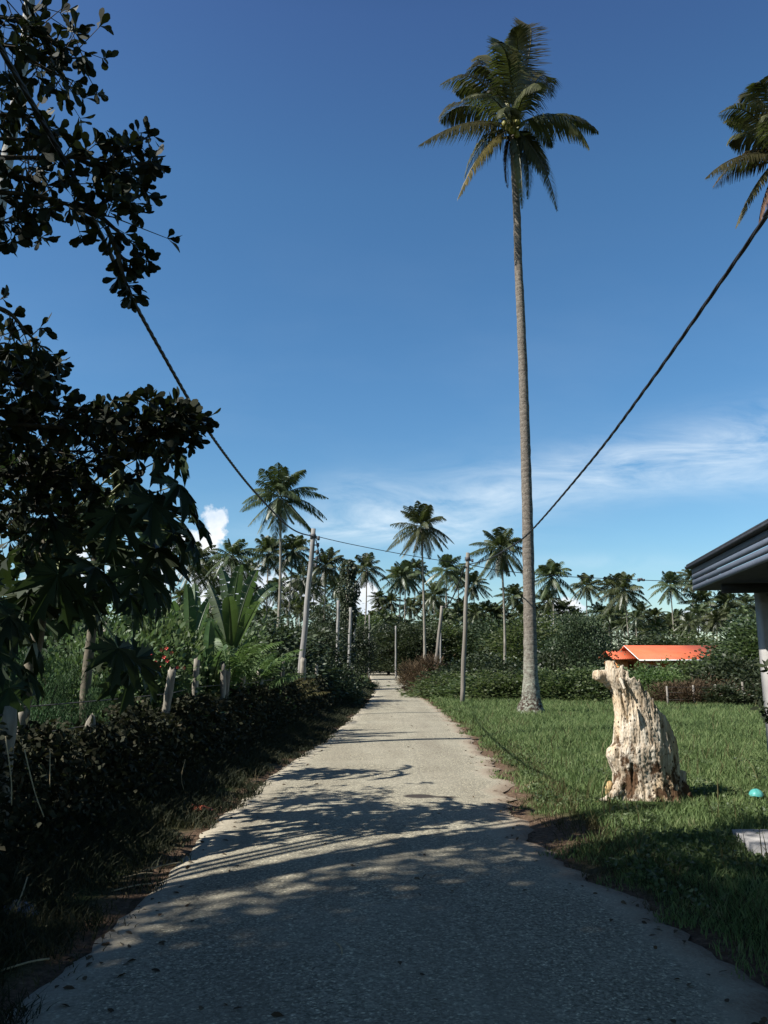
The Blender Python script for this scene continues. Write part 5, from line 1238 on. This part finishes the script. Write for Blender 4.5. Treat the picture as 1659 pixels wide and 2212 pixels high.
# ---------------------------------------------------------------- fences
fo = empty('post_fence', (-3.3, 12, 0)); tag(fo, 'old fence of rough grey wooden posts overgrown with creepers along the left of the road', 'fence')
FP = [(22, 1526, 6.5, .06, 0), (54, 1512, 7.2, .04, .12), (262, 1538, 9.6, .04, .15), (372, 1440, 11.8, .06, .10), (426, 1415, 13.4, .05, .03), (483, 1428, 15.2, .055, -.02), (493, 1440, 15.3, .05, .03), (526, 1441, 17, .05, 0), (563, 1442, 19, .085, .06), (612, 1425, 22, .05, 0), (655, 1418, 25, .09, 0), (684, 1433, 28, .055, 0), (231, 1343, 14, .06, .03), (197, 1540, 8.6, .05, 0)]
for i, (px, py, Y, r, lean) in enumerate(FP):
    tp_ = P(px, py, Y); b = MB(); h = tp_.z; n = 14; V = []
    pts = [Vector((tp_.x - lean * (1 - k / n) * h, Y, h * k / n - .05)) - fo.location for k in range(n + 1)]
    Vv, Fc = tube(pts, [r * (1 + .08 * math.sin(k * 2.1 + i)) * (.9 if k == n else 1) for k in range(n + 1)], 9, True, .10)
    for q in range(n * 9, (n + 1) * 9): Vv[q] = (Vv[q][0], Vv[q][1], Vv[q][2] + R.uniform(-.06, .06))
    obj('fence_post', mesh('fence_post', Vv, Fc, M['post'], False), fo)
wp = [P(px, 1440, Y) for (px, py, Y, r, l) in sorted(FP[:12], key=lambda a: a[2])]
for hz in (.55, .95, 1.2):
    b = MB(); b.tube([Vector((p.x, p.y, hz + .03 * math.sin(p.y))) - fo.location for p in [Vector((-3.4, 2.5, 0))] + wp], .006, 4); b.build('fence_wire', [M['wire']], fo, True)
fo2 = empty('wire_fence', (P(1545, 1440, 30.5).x, 30.5, 0)); tag(fo2, 'thin wire fence on pale posts in front of the brown creepers at right', 'fence')
f2 = []
for i, (px, py) in enumerate([(1440, 1482), (1497, 1480), (1545, 1478), (1603, 1473), (1650, 1476)]):
    q = P(px, py, 30.3); f2.append(q); b = MB(); b.tube([Vector((q.x + .02, 30.3, -.1)) - fo2.location, q - fo2.location], [.045, .035], 7, jit=.05); b.build('fence_post', [M['pole']], fo2)
for hz in (.3, .55, .75):
    b = MB(); b.tube([Vector((q.x, 30.25, hz)) - fo2.location for q in f2], .004, 4); b.build('fence_wire', [M['wire']], fo2)

# ---------------------------------------------------------------- creepers on the left fence, grass, weeds
g = np.random.default_rng(12)
def strip_creeper():
    n = 75000; y = 2.2 + 30 * g.uniform(0, 1, n) ** 1.5
    fx = np.interp(y, [2, 6.5, 12, 20, 28], [-3.15, -3.05, -2.95, -2.65, -2.3])
    top = .98 + .12 * np.sin(y * 2.1) + .10 * np.sin(y * 5.3)
    z = top * g.uniform(0, 1, n) ** .8; x = fx - .05 + g.normal(size=n) * (.10 + .10 * (1 - z / top)) + .55 * (1 - z / top) ** 2
    ax = np.stack([g.normal(size=n) + .5, g.normal(size=n), g.normal(size=n) - .3], -1); s = .055 + .0022 * y
    return leafset(np.stack([x, y, z], -1), ax, s * g.uniform(.7, 1.3, n), s * .6, 'diamond', seed=2)
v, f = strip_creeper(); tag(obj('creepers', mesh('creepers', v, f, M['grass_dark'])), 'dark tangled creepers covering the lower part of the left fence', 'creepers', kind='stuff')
def blades(x, y, z, h, w, lean=.5, seed=1):
    g = np.random.default_rng(seed); n = len(x); th = g.uniform(0, 6.28, n); ph = g.uniform(0, 6.28, n)
    c = np.stack([x, y, z], -1); s = np.stack([np.cos(th), np.sin(th), 0 * th], -1) * (w / 2)[:, None]; l = np.stack([np.cos(ph), np.sin(ph), 0 * ph], -1) * (h * lean * g.uniform(.2, 1.3, n))[:, None]
    up = np.zeros((n, 3)); up[:, 2] = h
    V = np.stack([c - s, c + s, c + s * .8 + up * .55 + l * .35, c - s * .8 + up * .55 + l * .35, c + s * .12 + up * .9 + l, c - s * .12 + up * .9 + l], 1).reshape(-1, 3)
    b = np.arange(n)[:, None] * 6; return V, np.concatenate([b + np.array([0, 1, 2, 3]), b + np.array([3, 2, 4, 5])])
def patchy(x, y, s, o):
    return np.array([mnoise.noise(Vector((a * s, b * s, o))) for a, b in zip(x, y)])
# field on the right
n = 210000; y = 3.0 + 36 * g.uniform(0, 1, n) ** 1.35; xr = er(y); span = np.where(y < 9, 4 + y * .15, np.minimum(19, y * .52 - xr + 1.5)); x = xr - .22 + span * g.uniform(0, 1, n) ** 1.05
d = x - xr; k1 = patchy(x, y, .55, 3.0); k2 = patchy(x, y, 2.3, 9.0)
keep = (d + k2 * .55 + k1 * .3 > g.uniform(0, .32, n)) & (np.hypot((x - gR.x) / .5, (y - gR.y) / .8) > 1 + k2 * .8)
keep &= ~((x > 4.7) & (y < 11) & (y > 3)) | (g.uniform(size=n) < .0)
x, y, k1, k2, d = x[keep], y[keep], k1[keep], k2[keep], d[keep]; n = len(x)
hh = (.085 + .10 * sst(y, 11, 20) + .06 * np.clip(k1 + .2, 0, 1)) * g.uniform(.5, 1.35, n) * (.45 + .55 * sst(d, 0, .8)); ww = .0045 + .00062 * y
v, f = blades(x, y, H(x, y) + .0, hh, ww, .65, 3)
tag(obj('grass', mesh('grass', v, f, M['grass'])), 'lush green grass of the field right of the road', 'grass', kind='stuff')
n = 2600; y = 6 + 28 * g.uniform(0, 1, n) ** 1.2; x = er(y) + .6 + (np.where(y < 11, 2.2, y * .5 - er(y))) * g.uniform(0, 1, n); k9 = patchy(x, y, .8, 33.0) > .05; x, y = x[k9], y[k9]; n = len(x)
v, f = blades(x, y, H(x, y), g.uniform(.2, .42, n), .004 + .0006 * y, .5, 13)
tag(obj('tall_grass', mesh('tall_grass', v, f, M['grass_dry'])), 'scattered taller straw-tipped grass stalks standing above the lawn', 'grass', kind='stuff')
# clover-like leaves low in the grass nearer the camera
n = 45000; y = 4.0 + 12 * g.uniform(0, 1, n) ** 1.3; x = er(y) + .25 + (3.2 + .2 * y) * g.uniform(0, 1, n); kk = patchy(x, y, 1.4, 21.0) > .02; kk &= (np.hypot((x - gR.x) / .6, (y - gR.y) / .9) > 1.1) & ~((x > 4.7) & (y < 11)); x, y = x[kk], y[kk]; n = len(x)
pos = np.stack([x, y, g.uniform(.02, .09, n)], -1); ax = np.stack([g.normal(size=n), g.normal(size=n), g.normal(size=n) * .3 + .2], -1)
v, f = leafset(pos, ax, .045 * g.uniform(.6, 1.3, n), .03, 'diamond', seed=6); tag(obj('ground_weeds', mesh('ground_weeds', v, f, M['bush'])), 'small round-leaved weeds spreading through the near grass', 'weeds', kind='stuff')
# dry fringe along both road edges and the left verge
def fringe(n, side, w0, mat, name, label, seed, ymax=60, hmul=1.0):
    g = np.random.default_rng(seed); y = 3.0 + (ymax - 3) * g.uniform(0, 1, n) ** 1.8; e = el(y) if side < 0 else er(y); d = g.uniform(-.12, 1, n) * w0; x = e + side * d
    k2 = patchy(x, y, 2.0, seed * 3.1); keep = d + k2 * .5 > g.uniform(-.02, .25, n); x, y, d = x[keep], y[keep], d[keep]; n = len(x)
    v, f = blades(x, y, np.where(x < 0, sst(-x - 1.6, 0, 1.4) * .12, 0), (.04 + .12 * sst(d, 0, w0)) * g.uniform(.4, 1.4, n) * hmul, .004 + .00065 * y, 1.0, seed)
    tag(obj(name, mesh(name, v, f, M[mat])), label, 'grass', kind='stuff')
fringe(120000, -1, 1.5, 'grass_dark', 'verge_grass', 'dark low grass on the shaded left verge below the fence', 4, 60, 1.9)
fringe(14000, -1, 1.3, 'grass_dry', 'dry_grass', 'straw-coloured dead grass scattered on the left verge', 5, 75, 1.1)
fringe(16000, 1, .7, 'grass_dry', 'dry_grass', 'dry straw-coloured grass fringe along the right road edge', 6, 75, .8)

g = np.random.default_rng(44); n = 420; y = 3.2 + 22 * g.uniform(0, 1, n) ** 1.6; sd_ = g.uniform(0, 1, n); w_r = er(y) - el(y)
x = np.where(sd_ < .4, el(y) + .5 * g.uniform(-.6, 1, n) ** 2, np.where(sd_ < .8, er(y) - .5 * g.uniform(-.8, 1, n) ** 2, el(y) + w_r * g.uniform(0, 1, n)))
ax = np.stack([g.normal(size=n), g.normal(size=n), g.normal(size=n) * .12], -1); q_ = (x - el(y)) / w_r
pos = np.stack([x, y, .02 + .03 * np.clip(1 - (2 * q_ - 1) ** 2, 0, 1)], -1)
v, f = leafset(pos, ax, .05 * g.uniform(.5, 1.5, n), .028, 'ovate', up=np.array([[0, 0, 1.0]]), seed=3)
tag(obj('fallen_leaves', mesh('fallen_leaves', v, f, M['dry_leaf'])), 'dry fallen leaves scattered over the road and its edges', 'leaves', kind='stuff')
# ---------------------------------------------------------------- litter, sticks, slab
def crumple(name, c, sx, sy, sz, mat, label, cat_, seed):
    g = np.random.default_rng(seed); nu, nv = 14, 9; V = []; F_ = []
    for j in range(nv):
        for i in range(nu):
            a = 2 * math.pi * i / nu; ph = math.pi * j / (nv - 1) / 2; r = 1 + .2 * g.normal() * (.3 + math.sin(ph) * .4)
            V.append((sx * r * math.cos(a) * math.cos(ph), sy * r * math.sin(a) * math.cos(ph), max(0, sz * math.sin(ph) * (1 + .5 * g.normal()))))
    for j in range(nv - 1):
        for i in range(nu): F_.append((j * nu + i, j * nu + (i + 1) % nu, (j + 1) * nu + (i + 1) % nu, (j + 1) * nu + i))
    o = obj(name, mesh(name, V, F_, mat)); o.location = c; tag(o, label, cat_); return o
p = G(425, 1757); p.z = .04; crumple('plastic_wrapper', p, .17, .10, .03, simple('orange_plastic', (.34, .07, .035), (.46, .13, .06), 20, .5, .3), 'crumpled orange plastic wrapper lying on the dark left verge', 'wrapper', 3)
p = G(38, 1998); p.z = .06; crumple('plastic_bag', p, .12, .08, .05, simple('dirty_white_plastic', (.42, .42, .48), (.60, .60, .66), 20, .4, .3), 'crumpled dirty white plastic bag at the left edge', 'bag', 4)
p = G(1635, 1730); p.z = .06; b = MB(); V = []; F_ = []
for j in range(8):
    for i in range(20):
        a = 2 * math.pi * i / 20; ph = math.pi / 2 * j / 7; V.append((.085 * math.cos(a) * math.cos(ph), .085 * math.sin(a) * math.cos(ph), .075 * math.sin(ph) + .004 * math.sin(a * 5)))
for j in range(7):
    for i in range(20): F_.append((j * 20 + i, j * 20 + (i + 1) % 20, (j + 1) * 20 + (i + 1) % 20, (j + 1) * 20 + i))
o = obj('plastic_bowl', mesh('plastic_bowl', V, F_, simple('teal_plastic', (.05, .25, .22), (.09, .33, .29), 8, .4, .1), True)); o.location = p; tag(o, 'upturned teal plastic bowl in the grass right of the stump', 'bowl')
q1, q2, q3_, q4_ = G(1583, 1816), G(1720, 1816), G(1760, 1885), G(1635, 1858)
b = MB(); vs = [(q.x, q.y, .10) for q in (q4_, q3_, q2, q1)] + [(q.x, q.y, -.05) for q in (q4_, q3_, q2, q1)]
b.add(vs, [(0, 1, 2, 3), (0, 4, 5, 1), (1, 5, 6, 2), (2, 6, 7, 3), (3, 7, 4, 0), (7, 6, 5, 4)]); tag(b.build('concrete_slab', [conc]), 'pale concrete slab in the grass at the lower right edge', 'slab')
def stick(pts, r, label, zs=None, mat='wire'):
    b = MB(); b.tube(spline(pts, 5), r, 5); tag(b.build('dry_stalk', [M[mat]], None, True), label, 'stalk')
M['straw'] = simple('dry_straw', (.26, .20, .11), (.42, .34, .2), 10, .8, .1)
for (a, b_, h1, h2, lb) in [((300, 1893), (390, 1880), .03, .06, 'long straw stalk on the left verge beside the road'), ((265, 1905), (330, 1895), .03, .03, 'short straw stalk left of the long one on the verge'), ((0, 2033), (52, 1985), .05, .25, 'pale stick leaning above the white bag'),
                           ((0, 2115), (105, 2093), .04, .05, 'brown stick at the lower left corner'), ((240, 1935), (330, 1918), .03, .03, 'straw stalk nearest the asphalt at left'), ((715, 2045), (740, 2085), .035, .035, 'small curved twig lying on the dark asphalt')]:
    pa, pb = G(*a), G(*b_); pa.z, pb.z = h1, h2; md = (pa + pb) / 2 + Vector((.02, .01, .01)); stick([pa, md, pb], .005, lb, mat='straw')
for (pts, lb) in [(([(12, 1590), (24, 1680), (25, 1740)]), 'pale dry stem hanging at the far left of the dark fence'), ([(53, 1620), (75, 1710), (95, 1765)], 'curved dry stem hanging in the dark creepers'), ([(108, 1618), (108, 1700)], 'straight dry stem right of the curved one'), ([(400, 1640), (392, 1680), (398, 1710)], 'bent dry stem in the dark creepers near the road')]:
    Y_s = {12: 5.4, 53: 5.6, 108: 6.3, 400: 9.6}[pts[0][0]]; stick([P(a, b_, Y_s) for a, b_ in pts], .004, lb, mat='straw')
# leafy twig at the right edge, and its shrub
ex = P(1705, 1500, 9.4).x; o = empty('shrub', (ex, 9.4, 0)); tag(o, 'dark-leaved twiggy shrub poking in at the right edge beside the pillar', 'shrub')
b = MB(); rp_, rax = [], []; g = np.random.default_rng(31)
for (a, c_, d) in [((1705, 1600), (1690, 1540), (1640, 1528)), ((1705, 1600), (1680, 1560), (1652, 1545)), ((1705, 1560), (1690, 1480), (1655, 1440)), ((1705, 1600), (1720, 1500), (1740, 1430)), ((1705, 1600), (1730, 1560), (1760, 1520))]:
    pts = spline([P(*a, 9.4), P(*c_, 9.4), P(*d, 9.3)], 5); b.tube([q - o.location for q in pts], [.012 - .0008 * i for i in range(len(pts))], 5)
    for q in pts[4:]: rosette(np.array(q - o.location), np.array([-.3, 0, .3]), 3)
b.tube([(0, 0, -.05), P(1705, 1600, 9.4) - o.location], [.02, .012], 6); b.build('stem', [M['branch']], o, True)
v, f = leafset(np.array(rp_), np.array(rax), .11, .05, 'ovate', seed=7); obj('foliage', mesh('foliage', v, f, M['dark_leaf']), o)
# low gate at the far end of the road
gx_ = P(806, 1440, 150).x; gt = empty('gate', (gx_, 150, 0)); tag(gt, 'pale gate between two posts at the far end of the road', 'gate')
b = MB(); b.box((-1.3, 0, .9), (.3, .3, 1.9)); b.build('gate_post', [conc], gt); b = MB(); b.box((1.3, 0, .9), (.3, .3, 1.9)); b.build('gate_post', [conc], gt)
b = MB()
for i in range(9): b.box((-1.05 + i * .26, 0, .8), (.05, .05, 1.4))
b.box((0, 0, .2), (2.3, .06, .06)); b.box((0, 0, 1.4), (2.3, .06, .06)); b.build('gate_leaf', [white], gt)
